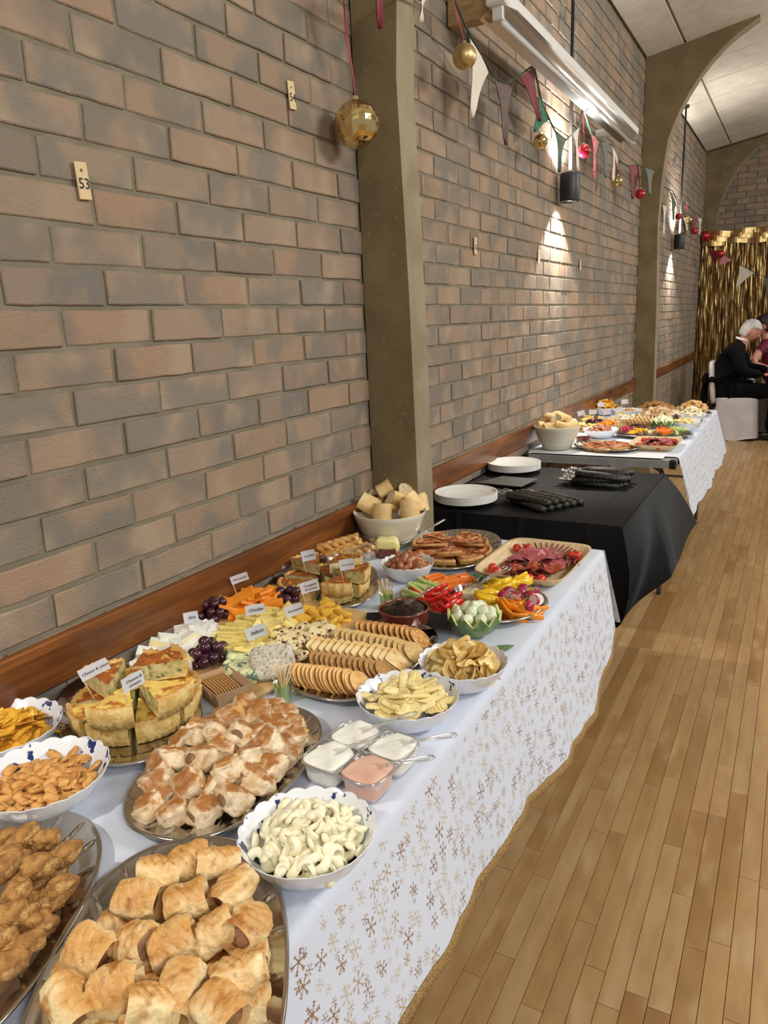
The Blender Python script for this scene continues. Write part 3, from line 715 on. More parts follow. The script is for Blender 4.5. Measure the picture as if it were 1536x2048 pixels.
# ================================================================ FOOD KINDS (meshes shared by the copies)
PK = dict(rough=.40, bump=.9, bsc=110, sss=.05)
m_puff = mat('puff_pastry', (240, 216, 166), (226, 190, 130), 34, top=(202, 146, 74), toplo=.25, tophi=1.2, c3=(166, 104, 44), sc3=40, lo3=.55, hi3=.74, **PK)
m_puff2 = mat('puff_pastry_dark', (238, 218, 186), (214, 184, 140), 52, top=(164, 106, 50), toplo=.42, tophi=1.05, c3=(206, 156, 92), sc3=40, **PK)
m_meatf = mat('sausage_filling', (164, 122, 88), (128, 90, 60), 70, .6, bump=.6, bsc=160)
m_nug = mat('breadcrumb', (190, 140, 76), (134, 86, 38), 52, .75, bump=1, bsc=300, c3=(214, 170, 104), sc3=44, lo3=.55, hi3=.7)
def roll_mesh(seed, L=.03, W=.025, H=.0205):
    r = random.Random(seed); b = B(); o = seed*5.3; N1, N2 = 40, 40
    def f(u, v):
        x = (u*2-1); t = 2*PI*v; e = .80
        c, s = math.cos(t), math.sin(t); cy = math.copysign(abs(c)**e, c); cz = math.copysign(abs(s)**e, s)
        bul = 1-.20*abs(x)**3
        y = W*cy*bul; z = H*cz*bul
        p = Vector((x*L, y, z)); n = noise.fractal(p*45+Vector((o, 0, 0)), 1, 2, 3)
        k = 1+.17*n+.03*noise.fractal(p*160+Vector((o, 3, 0)), 1, 2, 3)+.02*math.sin(v*60+n*5)*(1 if abs(s) < .7 else .3)
        if s > .55 and abs(x) < .75:
            q = (x*L*1.0+y*.6)/.0115+.25; d = abs((q+.5) % 1-.5)
            if abs(y) < W*.66: k -= .13*math.exp(-(d/.11)**2)
        sd = .06*math.exp(-((v-.02) % 1/.03)**2)
        return (p.x*(1+.05*n), p.y*(k+sd), p.z*(k+sd))
    b.grid(f, N1, N2, wrapv=True)
    base = len(b.v)
    for end in (0, 1):     # curl inwards at both ends
        def g(u, v):
            p = Vector(f(float(end), v)); sg = 1 if end else -1; q = (1-.26*u)
            return (p.x-sg*.011*u**1.2, p.y*q, p.z*q)
        b.grid(g, 3, N2, wrapv=True)
    me = b.mesh('pastry', m_puff, True)
    cs_ = []
    for sg in (-1, 1): c = B(); c.sph((sg*(L-.0105), 0, 0), (.004, W*.74, H*.74), 14, 8, nf=.18, ns=90, seed=seed); cs_.append(c.mesh('filling', m_meatf, True))
    return me, cs_
ROLL = []
for k in range(6):
    a, c = roll_mesh(k, *(((.027, .0235, .0205), (.0255, .0245, .021), (.028, .023, .020))[k % 3])); ROLL.append(('sausage_roll', 'sausage roll', None, [('pastry', a), ('filling', c[0]), ('filling', c[1])]))
def bite_mesh(seed):
    b = B(); r = random.Random(seed)
    b.sph((0, 0, 0), (.0225*r.uniform(.9, 1.15), .019*r.uniform(.9, 1.1), .0155*r.uniform(.9, 1.1)), 30, 20, e1=.6, e2=.62, nf=.30, ns=46, seed=seed)
    sh = r.uniform(-.3, .3); b.v = [(x+sh*z, y*(1+.3*x/.02*r.choice((0, 1)))*.95, z) for x, y, z in b.v]
    c = B(); c.sph((.0185, 0, 0), (.0055, .0105, .0085), 12, 7, nf=.3, ns=90, seed=seed)
    return ('pastry_bite', 'pastry', None, [('pastry', b.mesh('pastry', m_puff2, True)), ('filling', c.mesh('filling', m_meatf, True))])
BITE = [bite_mesh(k) for k in range(7)]
def nug_mesh(seed):
    b = B(); r = random.Random(seed+50); L = r.uniform(.018, .027)
    b.sph((0, 0, 0), (L, .0155*r.uniform(.9, 1.1), .0145), 36, 24, nf=.36, ns=58, seed=seed+9); return ('chicken_nugget', 'nugget', b.mesh('chicken_nugget', m_nug, True), [])
NUG = [nug_mesh(k) for k in range(7)]
m_cb = mat('cheese_biscuit', (220, 166, 94), (184, 126, 60), 70, .55, bump=.6, bsc=200)
def cb_mesh(seed):
    b = B(); r = random.Random(seed)
    w_, l = r.choice(((.0115, .0085), (.0105, .0095), (.012, .008)))
    b.sph((0, 0, 0), (w_, l, .0034), 16, 7, e1=.8, e2=.5, nf=.12, ns=90, seed=seed)
    b.v = [(x, y, z+.0007*math.sin(x*1300)*(1 if z > 0 else 0)+ (x*x)*r.choice((-6, 6, 0))) for x, y, z in b.v]
    return ('cheese_biscuit', 'biscuit', b.mesh('cheese_biscuit', m_cb, True), [])
CB = [cb_mesh(k) for k in range(5)]
m_tort = mat('tortilla_chip', (236, 184, 62), (214, 150, 36), 40, .65, bump=.4, bsc=160, c3=(250, 210, 100), sc3=50)
def tri_mesh(seed):
    b = B(); r = random.Random(seed); R = .034; cv = r.uniform(5, 12)*r.choice((-1, 1))
    A = [Vector((R*math.cos(q), R*math.sin(q), 0)) for q in (PI/2, PI*7/6, -PI/6)]
    for sg in (1, -1):
        def f(u, v):
            p = A[0].lerp(A[1], v).lerp(A[0].lerp(A[2], v), u); z = cv*p.x*p.x+.0015*nz3(p.x*90, p.y*90, seed)
            return (p.x, p.y, z+sg*.0009)
        b.grid(f, 7, 7, flip=sg < 0)
    return ('tortilla_chip', 'crisp', b.mesh('tortilla_chip', m_tort, True), [])
TORT = [tri_mesh(k) for k in range(4)]
m_tw = mat('corn_twist', (244, 238, 210), (236, 226, 190), 30, .5, bump=.15, bsc=120, sss=.15)
def twist_mesh(seed):
    b = B(); r = random.Random(seed); turns = r.uniform(1.3, 1.9); L = r.uniform(.015, .019); cv = r.uniform(-10, 10); P = []
    n = 30
    for i in range(n+1):
        u = i/n; a = u*turns*2*PI; x = (2*u-1)*L; P.append((x, .0070*math.cos(a)+cv*x*x, .0070*math.sin(a)))
    b.tube(P, [.0022]+[.0064-.001*abs(2*i/n-1)**2 for i in range(1, n)]+[.0022], 9, sq=(1, .62))
    return ('corn_twist', 'crisp', b.mesh('corn_twist', m_tw, True), [])
TW = [twist_mesh(k) for k in range(6)]
m_stk = mat('potato_stick', (246, 230, 172), (236, 214, 146), 36, .6, bump=.25, bsc=160, c3=(150, 130, 60), sc3=260, lo3=.66, hi3=.7)
def stick_mesh(seed):
    b = B(); r = random.Random(seed); L = r.uniform(.026, .034); cv = r.uniform(-5, 5)
    b.sph((0, 0, 0), (L, .0075, .0035), 20, 8, e1=.5, e2=.4); b.v = [(x, y, z+cv*x*x) for x, y, z in b.v]
    return ('potato_stick', 'crisp', b.mesh('potato_stick', m_stk, True), [])
def ridged_mesh(seed):
    b = B(); r = random.Random(seed); cv = r.uniform(9, 16)
    for sg in (1, -1):
        def f(u, v):
            t = 2*PI*v; R = .019*u; x, y = R*math.cos(t)*1.15, R*math.sin(t)
            return (x, y, cv*y*y+.0011*math.sin(x*900)+sg*.0011*(1-u**4))
        b.grid(f, 10, 26, wrapv=True, flip=sg < 0)
    return ('ridged_crisp', 'crisp', b.mesh('ridged_crisp', m_stk, True), [])
STK = [stick_mesh(k) for k in range(4)]; RDG = [ridged_mesh(k) for k in range(3)]
m_cri = mat('potato_crisp', (250, 224, 162), (240, 204, 128), 34, .42, bump=.3, bsc=120, c3=(130, 106, 50), sc3=260, lo3=.68, hi3=.72, coat=.15, sss=.2)
def crisp_mesh(seed):
    b = B(); r = random.Random(seed); c1 = r.uniform(8, 18); c2 = r.uniform(-12, 8); a = r.uniform(.017, .022)
    for sg in (1, -1):
        def f(u, v):
            t = 2*PI*v; R = a*u*(1+.10*math.sin(3*t+seed)); x, y = R*math.cos(t)*1.2, R*math.sin(t)
            return (x, y, c1*y*y+c2*x*x+.0025*nz3(x*70, y*70, seed)*u+sg*.0005)
        b.grid(f, 6, 18, wrapv=True, flip=sg < 0)
    return ('potato_crisp', 'crisp', b.mesh('potato_crisp', m_cri, True), [])
CRI = [crisp_mesh(k) for k in range(6)]
m_sau = mat('cocktail_sausage', (176, 112, 74), (140, 78, 44), 30, .3, coat=.35, bump=.1, bsc=90, c3=(200, 146, 112), sc3=20, lo3=.5, hi3=.7)
def sau_mesh(seed):
    b = B(); r = random.Random(seed); L = r.uniform(.019, .024); cv = r.uniform(3, 8)
    n = 9; P = [((-1+2*i/n)*L, cv*((-1+2*i/n)*L)**2, 0) for i in range(n+1)]; R = [.0102*math.sqrt(max(.05, 1-(abs(-1+2*i/n))**3.2)) for i in range(n+1)]
    b.tube(P, R, 12); return ('cocktail_sausage', 'sausage', b.mesh('cocktail_sausage', m_sau, True), [])
SAU = [sau_mesh(k) for k in range(4)]
# quiche slices
m_crust = mat('quiche_crust', (230, 202, 136), (206, 166, 92), 46, .75, bump=.9, bsc=110, top=(196, 140, 70), toplo=.3, tophi=1.2)
m_qtop = mat('quiche_filling', (240, 210, 116), (228, 184, 82), 36, .5, bump=.5, bsc=110, c3=(184, 104, 36), sc3=42, lo3=.46, hi3=.62)
m_qbr = mat('quiche_filling_browned', (170, 96, 38), (126, 64, 24), 44, .5, bump=.6, bsc=110, c3=(214, 160, 74), sc3=50, lo3=.52, hi3=.64)
m_qgr = mat('quiche_filling_cut', (220, 204, 150), (170, 160, 100), 60, .6, bump=.5, bsc=90, c3=(90, 100, 60), sc3=60, lo3=.58, hi3=.66)
def quiche_mesh(seed, ang, R, h, mt):
    """tip at the origin, crust toward +x"""
    r = random.Random(seed); b = B(); A = math.radians(ang)/2; n = 8; m = 9
    def top(u, v):
        a = -A+2*A*v; rr = (R-.006)*u; p = Vector((rr*math.cos(a), rr*math.sin(a), 0))
        return (p.x, p.y, h+.0035*noise.fractal(Vector((p.x*70, p.y*70, seed)), 1, 2, 2)+.002*u)
    b.grid(top, m, n, flip=True)
    for sd in (0, 1):
        def cut(u, v):
            t_ = top(u, float(sd)); j = .0018*nz3(u*20, v*9, seed+sd*7)
            a = (-A if sd == 0 else A); nx, ny = -math.sin(a), math.cos(a)
            return (t_[0]+nx*j, t_[1]+ny*j, .004+(t_[2]-.004)*v)
        b.grid(cut, m, 4, mi=1, flip=sd == 0)
    f = b.mesh('filling', [mt, m_qgr], True)
    c = B()
    def wall(u, v):   # closed profile around the outer crust and base
        a = -A+2*A*u; P = ((R-.007, h-.002), (R-.006, h+.004), (R-.002, h+.0065), (R+.0025, h+.004), (R+.001, h*.5), (R-.004, 0), (R-.012, 0), (R-.012, .004))
        q = P[int(v*8+.5) % 8]; k = .0016*math.sin(a*70+seed)+.0016*nz3(a*12, v*3, seed)
        return ((q[0]+k)*math.cos(a), (q[0]+k)*math.sin(a), q[1]+(k if q[1] > h*.8 else 0))
    c.grid(wall, 14, 8, wrapv=True)
    e1 = [wall(0, v/8) for v in range(8)]; c.add(e1, [tuple(range(8))]); e2 = [wall(1, v/8) for v in range(8)]; c.add(e2, [tuple(range(8))[::-1]])
    poly = [(0, 0)]+[((R-.006)*math.cos(-A+2*A*i/8), (R-.006)*math.sin(-A+2*A*i/8)) for i in range(9)]
    c.prism(poly, 0, .0042)
    return ('quiche_slice', 'quiche', None, [('filling', f), ('crust', c.mesh('crust', m_crust, True))])
QA = [quiche_mesh(k, 43, .104, .036, m_qtop) for k in range(3)]; QB = [quiche_mesh(k+5, 43, .100, .034, m_qbr) for k in range(2)]
QC = [quiche_mesh(k+9, 48, .098, .030, m_qbr) for k in range(3)]
m_piz = mat('bacon_topping', (196, 108, 66), (156, 74, 42), 30, .4, bump=.7, bsc=70, c3=(214, 158, 108), sc3=36, lo3=.55, hi3=.66, coat=.2)
m_pbase = mat('pizza_base', (206, 156, 92), (176, 120, 60), 40, .7, bump=.5, bsc=120)
def pizza_mesh(seed):
    b = B(); A = math.radians(42)/2; R = .112
    b.grid(lambda u, v: ((R-.008)*u*math.cos(-A+2*A*v), (R-.008)*u*math.sin(-A+2*A*v), .012+.010*noise.fractal(Vector((u*3, v*2.5, seed*3)), 1, 2, 2)+.002*u), 10, 8, flip=True)
    t_ = b.mesh('topping', m_piz, True)
    c = B(); poly = [(0, 0)]+[(R*math.cos(-A+2*A*i/8), R*math.sin(-A+2*A*i/8)) for i in range(9)]; c.prism(poly, 0, .010)
    c.tube([((R-.003)*math.cos(-A+2*A*i/8), (R-.003)*math.sin(-A+2*A*i/8), .010) for i in range(9)], .0062, 8)
    return ('pizza_slice', 'pizza', None, [('topping', t_), ('base', c.mesh('base', m_pbase, True))])
PZ = [pizza_mesh(k) for k in range(3)]
# bread
m_bcr = mat('bread_crust', (236, 206, 148), (222, 182, 118), 22, .55, bump=.15, bsc=60); m_crumb = mat('bread_crumb', (244, 232, 198), (232, 214, 170), 60, .85, bump=.5, bsc=130)
def bread_mesh(seed):
    r = random.Random(seed); L = r.uniform(.026, .036); a, h = .033, .024; b = B()
    def f(u, v):
        t = 2*PI*v; c, s = math.cos(t), math.sin(t); z = h*s*(.75 if s < 0 else 1); n = 1+.05*nz3(u*2, c*2, s*2+seed)
        return ((2*u-1)*L+.006*c*r1, a*c*n, z*n)
    r1 = r.uniform(-.8, .8); b.grid(f, 5, 20, wrapv=True)
    cr = b.mesh('crust', m_bcr, True); c = B()
    for e in (0.0, 1.0):
        def g(u, v):
            p = f(e, v); k = u*.985; return ((2*e-1)*(L-.001)+(p[0]-(2*e-1)*L)*k+(.0012*nz3(v*9, u*5, seed))*(2*e-1), p[1]*k, p[2]*k)
        c.grid(g, 5, 20, wrapv=True, flip=(e < .5))
    return ('bread_chunk', 'bread', None, [('crust', cr), ('crumb', c.mesh('crumb', m_crumb, True))])
BRD = [bread_mesh(k) for k in range(4)]
# crackers
def disc_mesh(name, r_, th, m, holes=True, seed=0, sq=False):
    b = B(); n = 26
    for sg in (1, -1):
        def f(u, v):
            t = 2*PI*v; k = 1
            if sq: k = (abs(math.cos(t))**9+abs(math.sin(t))**9)**(-1/9)
            x, y = r_*u*k*math.cos(t), r_*u*k*math.sin(t)
            z = .0009*nz3(x*110, y*110, seed)*(u < .99)
            if holes: z -= .0006*(math.cos(x*700)*math.cos(y*700) > .75)
            return (x, y, z+sg*th/2*(1-u**10*.8))
        b.grid(f, 8, n if not sq else 32, wrapv=True, flip=sg < 0)
    return b.mesh(name, m, True)
m_cg = mat('golden_cracker', (232, 190, 122), (212, 156, 84), 60, .55, bump=.3, bsc=170); m_cd = mat('wholewheat_cracker', (196, 150, 92), (172, 124, 70), 160, .7, bump=.6, bsc=300)
m_cc = mat('cream_cracker', (238, 214, 160), (226, 190, 124), 34, .6, bump=.15, bsc=100, c3=(206, 150, 84), sc3=46, lo3=.6, hi3=.68); m_co = mat('oat_cracker', (222, 190, 130), (204, 164, 98), 180, .7, bump=.6, bsc=300)
m_cs = mat('seeded_cracker', (216, 168, 96), (180, 118, 52), 46, .6, bump=.3, bsc=170, c3=(240, 214, 150), sc3=60)
CG = ('round_cracker', 'cracker', disc_mesh('round_cracker', .029, .0042, m_cg, seed=1), []); CD = ('wholewheat_cracker', 'cracker', disc_mesh('wholewheat_cracker', .028, .0042, m_cd, False, seed=2), [])
CC = ('square_cracker', 'cracker', disc_mesh('square_cracker', .030, .0040, m_cc, seed=3, sq=True), []); CO = ('oat_cracker', 'cracker', disc_mesh('oat_cracker', .029, .0042, m_co, False, seed=4), [])
CS = ('seeded_cracker', 'cracker', disc_mesh('seeded_cracker', .028, .0040, m_cs, seed=5), [])
# cheese
m_brie = mat('brie', (242, 230, 184), (234, 218, 160), 30, .45, sss=.15); m_brind = mat('brie_rind', (238, 238, 230), (224, 226, 220), 60, .8)
m_ched = mat('cheddar', (240, 220, 134), (234, 208, 114), 24, .45, sss=.15); m_leic = mat('red_leicester', (240, 150, 36), (228, 132, 24), 26, .45, sss=.1)
m_wens = mat('golden_cheese', (228, 180, 66), (214, 160, 48), 50, .6, bump=.5, bsc=120); m_cran = mat('cranberry_cheese', (238, 222, 172), (228, 208, 152), 40, .6, bump=.4, bsc=100, c3=(84, 24, 42), sc3=95, lo3=.57, hi3=.60)
m_stil = mat('stilton', (226, 226, 178), (198, 206, 156), 40, .6, bump=.8, bsc=90, c3=(92, 116, 100), sc3=62, lo3=.53, hi3=.60); m_srind = mat('stilton_rind', (212, 204, 186), (184, 176, 160), 90, .9, bump=.8, bsc=200, c3=(150, 142, 132), sc3=130, lo3=.55, hi3=.62)
m_ylw = mat('pale_cheese', (242, 224, 146), (236, 214, 124), 20, .45, sss=.15)
def slab(name, cat, d, m, seed=0, wedge=0, nf=0):
    b = B(); r = random.Random(seed)
    if nf: b.sph((0, 0, 0), d, 16, 11, e1=.4, e2=.4, nf=nf, ns=60, seed=seed)
    else:
        b.box((0, 0, 0), (2*d[0], 2*d[1], 2*d[2]), bev=min(d)*.25)
        b.v = [(x, y*(1-wedge*(x/d[0])*.5), z+r.uniform(-.0004, .0004)+6*x*x*r.choice((0, 1))*.3) for x, y, z in b.v]
    return (name, cat, b.mesh(name, m, bool(nf)), [])
def brie_mesh(seed):
    b = B(); d = (.024, .012, .007); poly = [(-.022, -.004), (.022, -.011), (.022, .011), (-.022, .004)]
    b.prism(poly, -.0055, .0055); c = B(); c.prism(poly, .0055, .0072); c.prism(poly, -.0072, -.0055); c.prism([(.0222, -.011), (.0236, -.011), (.0236, .011), (.0222, .011)], -.0072, .0072)
    return ('brie_slice', 'cheese', None, [('cheese', b.mesh('cheese', m_brie)), ('rind', c.mesh('rind', m_brind))])
BRI = brie_mesh(0); CHS = [slab('cheddar_stick', 'cheese', (.022, .005, .0035), m_ched, k) for k in range(3)]
YLW = [slab('cheese_slice', 'cheese', (.020, .015, .0035), m_ylw, k, .8) for k in range(3)]; LEI = [slab('orange_cheese_slice', 'cheese', (.023, .018, .0035), m_leic, k, .6) for k in range(3)]
WEN = [slab('golden_cheese_piece', 'cheese', (.017, .013, .0055), m_wens, k+3, 0, .10) for k in range(4)]; CRN = [slab('cranberry_cheese_piece', 'cheese', (.021, .016, .009), m_cran, k+7, 0, .22) for k in range(4)]
STI = [slab('stilton_piece', 'cheese', (.022, .018, .013), m_stil, k+11, 0, .30) for k in range(3)]
# grapes
m_grape = mat('grape_skin', (58, 22, 40), (84, 36, 56), 16, .22, coat=.5, rndmix=[(255, 230, 240), (200, 200, 230), (255, 210, 200)], c3=(120, 84, 100), sc3=12, lo3=.6, hi3=.8); m_gst = mat('grape_stem', (138, 140, 84), rough=.7)
gm = B(); gm.sph((0, 0, 0), (.0105, .0098, .0098), 16, 11); GR = gm.mesh('grape', m_grape, True)
def grape_bunch(c, n, rx_, ry_, h, label, seed, sc=1.0):
    t = thing('grape_bunch', label, 'grapes', c, sc=sc); r = random.Random(seed); pl = []
    tries = 0
    while len(pl) < n and tries < 4000:
        tries += 1; a = r.uniform(0, 2*PI); q = math.sqrt(r.random()); p = Vector((rx_*q*math.cos(a), ry_*q*math.sin(a), r.uniform(.01, h*(1-.5*q*q))))
        if all((p-o).length > .0165 for o in pl): pl.append(p)
    for p in pl: ob('grape', GR, t, p, (r.uniform(0, 3), r.uniform(0, 3), r.uniform(0, 3)))
    b = B(); b.tube([(0, 0, .012), (.004, .002, h*.6), (.012, .006, h+.004), (.02, .004, h+.012)], .0016, 6)
    for p in pl[::2]: b.tube([(.002, .001, h*.5), tuple(p*.8)], .0009, 5)
    ob('stem', b.mesh('stem', m_gst, True), t); return t
# picks, name flags
pk = B(); pk.tube([(0, 0, 0), (0, 0, .004), (0, 0, .061), (0, 0, .065)], [.0003, .0011, .0011, .0003], 6); PICK = ('toothpick', 'toothpick', pk.mesh('toothpick', m_pick, True), [])
m_paper = mat('flag_paper', (212, 212, 220), rough=.8)
def name_flag(base, h, txt, label, lean=(0, 0), yaw=None, w_=.046, hh=.022, size=.010, txt2=None):
    d = Vector((1.213-base[0], -base[1])); yw = math.atan2(d.y, d.x)+PI/2 if yaw is None else yaw
    t = thing('name_flag', label, 'flag', base, (lean[0], lean[1], yw))
    b = B(); b.tube([(0, 0, -.012), (0, 0, h)], .0012, 6); ob('stick', b.mesh('stick', m_pick, True), t)
    b = B()
    for sg in (1, -1): b.grid(lambda u, v: (-.002+w_*u, -.0013+.002*math.sin(u*3)-sg*.0002, h-hh+hh*v), 8, 2, flip=sg < 0)
    ob('paper', b.mesh('paper', m_paper, True), t)
    if txt:
        me = text_mesh(txt, size, m_ink); ob('writing', me, t, (w_/2, -.0025+.0018*1.0-.0011, h-hh/2+(.004 if txt2 else 0)), (PI/2, 0, 0))
        if txt2: ob('writing', text_mesh(txt2, size, m_ink), t, (w_/2, -.0018, h-hh/2-.005), (PI/2, 0, 0))
    return t
def heap(kinds, n, c, R, H, label, group, seed, flat=1.0, sc=1.0, zmin=.012, tilt=.5, ry=None, gap=.012):
    """pile n items as a dome above c"""
    r = random.Random(seed); ga = PI*(3-math.sqrt(5)); ry = ry or R
    for i in range(n):
        q = math.sqrt((i+.5)/n); a = i*ga+r.uniform(-.2, .2)
        k = q*R; x = q*R*math.cos(a); y = q*ry*math.sin(a)
        z = max(zmin+H*(1-q*q)*flat+r.uniform(-.003, .003), .011+.052*max(0, (q*.78-.52)/.48)**1.1)
        put(kinds[r.randrange(len(kinds))], label, (c[0]+x, c[1]+y, c[2]+z), (r.uniform(-tilt, tilt), r.uniform(-tilt, tilt), r.uniform(0, 2*PI)), group, sc)
    # an under-layer so the dome is not hollow
    for i in range(n//3):
        q = math.sqrt((i+.5)/(n//3))*.7; a = i*ga+1; z = max((zmin+H*(1-q*q)*.5), .024)/.7; tilt = min(tilt, .35)
        put(kinds[r.randrange(len(kinds))], label, (c[0]+q*R*math.cos(a), c[1]+q*ry*math.sin(a), c[2]+z*.7), (r.uniform(-tilt, tilt), r.uniform(-tilt, tilt), r.uniform(0, 2*PI)), group, sc)
# ================================================================ NEAR TABLE
r = random.Random(21)
ORD = ['first', 'second', 'third', 'fourth', 'fifth', 'sixth', 'seventh', 'eighth', 'ninth', 'tenth', 'eleventh', 'twelfth', 'thirteenth', 'fourteenth', 'fifteenth']
def row_labels(pts, nrows, what):
    """a label for each point: its row counted from the front and its place in the row counted from the left"""
    n = len(pts); order = sorted(range(n), key=lambda i: -.487*pts[i][0]+.873*pts[i][1]+.9*pts[i][2]); out = ['']*n; per = math.ceil(n/nrows)
    for k in range(nrows):
        rw = sorted(order[k*per:(k+1)*per], key=lambda i: .88*pts[i][0]+.48*pts[i][1])
        for j, i in enumerate(rw): out[i] = '%s, %s from left, %s row from front' % (what, ORD[j], ORD[k])
    return out
# --- near sausage rolls
foil_platter('oval foil platter of scored sausage rolls, nearest the camera', (.676, .432), .228, .134, math.radians(-55))
top = [(0.5964,0.5144,0.803), (0.6186,0.5438,0.803), (0.6477,0.5577,0.803), (0.6075,0.4721,0.803), (0.6601,0.4942,0.803), (0.6957,0.5301,0.803), (0.6525,0.4252,0.803), (0.6884,0.4428,0.803), (0.7162,0.4741,0.803), (0.7441,0.4953,0.803), (0.6171,0.3964,0.803), (0.7761,0.4446,0.803), (0.7346,0.4061,0.803), (0.6768,0.375,0.803), (0.6483,0.346,0.803), (0.7226,0.378,0.803), (0.7849,0.4042,0.803)]
low = [(0.5882,0.4633,0.768), (0.605,0.5034,0.768), (0.7156,0.4631,0.768), (0.6682,0.4313,0.768), (0.6486,0.4133,0.768), (0.6154,0.3997,0.768), (0.619,0.5612,0.768), (0.6934,0.526,0.768), (0.5941,0.5416,0.768), (0.7283,0.4365,0.768), (0.6652,0.3769,0.768), (0.7187,0.406,0.768), (0.775,0.444,0.768), (0.5978,0.3883,0.768), (0.6448,0.3594,0.768), (0.7376,0.5003,0.768)]
ra = [1.2, 1.5, 1.4, .9, 1.3, 2.2, .5, 1.45, 1.5, 2.4, .6, 1.35, 2.6, 1.2, .2, 1.4, .3]
RN = ['back left corner of the top layer', 'middle of the back row of the top layer', 'back right corner of the top layer', 'left end of the second row of the top layer', 'middle of the second row of the top layer', 'right end of the second row of the top layer', 'left of centre in the third row', 'centre of the third row', 'right of centre in the third row', 'right end of the third row', 'left end of the fourth row, showing its filling', 'right end of the fourth row', 'middle of the fourth row', 'second from left in the fourth row', 'front left, cut by the picture edge', 'front middle, cut by the picture edge', 'front right, cut by the picture edge']
for i, p in enumerate(top): put(ROLL[i % 6], 'scored sausage roll, '+RN[i], p, (r.uniform(-.6, .6), r.uniform(-.45, .45), ra[i]*.9-.45), 'sausage rolls on the nearest platter', .93)
for i, p in enumerate(low): put(ROLL[(i+2) % 6], 'sausage roll in the lower layer of the nearest platter', p, (r.uniform(-.15, .15), r.uniform(-.1, .1), r.uniform(0, 3)), 'sausage rolls on the nearest platter', .95)
# --- nuggets
foil_platter('oval foil platter of breaded chicken at the left edge', (.405, .372), .220, .140, math.radians(-65))
NP = [(0.4489,0.4958,0.79), (0.4033,0.5055,0.79), (0.4511,0.4579,0.8), (0.3885,0.4649,0.79), (0.3682,0.4915,0.785), (0.4616,0.4189,0.8), (0.4012,0.4393,0.79), (0.4769,0.465,0.775), (0.4738,0.4479,0.77), (0.4828,0.4007,0.79), (0.4997,0.4168,0.775), (0.5143,0.383,0.775), (0.4919,0.376,0.785), (0.5185,0.3558,0.775), (0.3268,0.4927,0.77), (0.4287,0.4529,0.775), (0.4639,0.429,0.77), (0.4384,0.4794,0.77), (0.4526,0.4046,0.78), (0.4727,0.3964,0.77), (0.3784,0.4939,0.765)]
NL = row_labels(NP, 4, 'breaded chicken piece on the left platter')
for i, p in enumerate(NP):
    put(NUG[i % 7], NL[i], p, (r.uniform(-.4, .4), r.uniform(-.3, .3), r.uniform(.2, 1.6)), 'breaded chicken on the left platter')
# --- cheese biscuits, tortilla chips
BC = (.267, .602, T+.002); scallop_bowl('scalloped white bowl of savoury cheese biscuits', BC, .096)
heap(CB, 96, BC, .074, .022, 'small toasted cheese biscuit in the front scalloped bowl', 'cheese biscuits', 31, zmin=.022, tilt=.7)
BT = (.085, .665, T+.002); scallop_bowl('scalloped white bowl of tortilla chips at the left edge', BT, .092)
heap(TORT, 30, BT, .062, .024, 'yellow tortilla chip in the leftmost bowl', 'tortilla chips', 32, zmin=.034, tilt=.42)
# --- quiche platter 1
foil_platter('oval foil platter of yellow quiche slices by the wall', (.186, .836), .198, .122, math.radians(-31))
q0 = Vector((.198, .850, T+.006))
for k in range(8):
    a = k*PI/4+.35; put((QA+QB)[(k*2) % 5 if k in (2, 3, 4) else k % 3], 'quiche slice in the lower layer beside the cheese board', q0+Vector((.012*math.cos(a), .012*math.sin(a), 0)), (0, 0, a), 'lower quiche slices near the wall')
for k, (px, a, kd, dz, tl, lb) in enumerate((((0.1826,0.8062,0.787), 2.5, QB[0], 0, 0, 'browned quiche slice under the two-word flag, left of its platter'), ((0.1837,0.8471,0.787), 1.7, QB[1], 0, 0, 'tomato-topped quiche slice at the back of the upper layer'), ((0.1726,0.8696,0.787), 1.15, QB[1], .004, .05, 'cheesy quiche slice at the far right of the upper layer'),
        ((0.2235,0.8384,0.787), -.08, QA[1], .002, 0, 'yellow quiche slice whose crust stands at the right'), ((0.2165,0.8214,0.787), -1.05, QA[2], .003, 0, 'yellow quiche slice with its crust toward the camera'))):
    put(kd, lb, Vector(px)+Vector((0, 0, dz)), (tl, 0, a), 'upper quiche slices near the wall')
name_flag((0.1887,0.7638,0.826), .050, 'Cheese & onion', 'paper flag reading Cheese & onion', (0, -.30), w_=.050, hh=.023, size=.0072)
name_flag((0.2767,0.7653,0.826), .047, 'Cheese &', 'narrow twisted flag in the middle of the yellow quiche', (0, -.12), yaw=1.35, w_=.040, hh=.026, size=.0075, txt2='tomato')
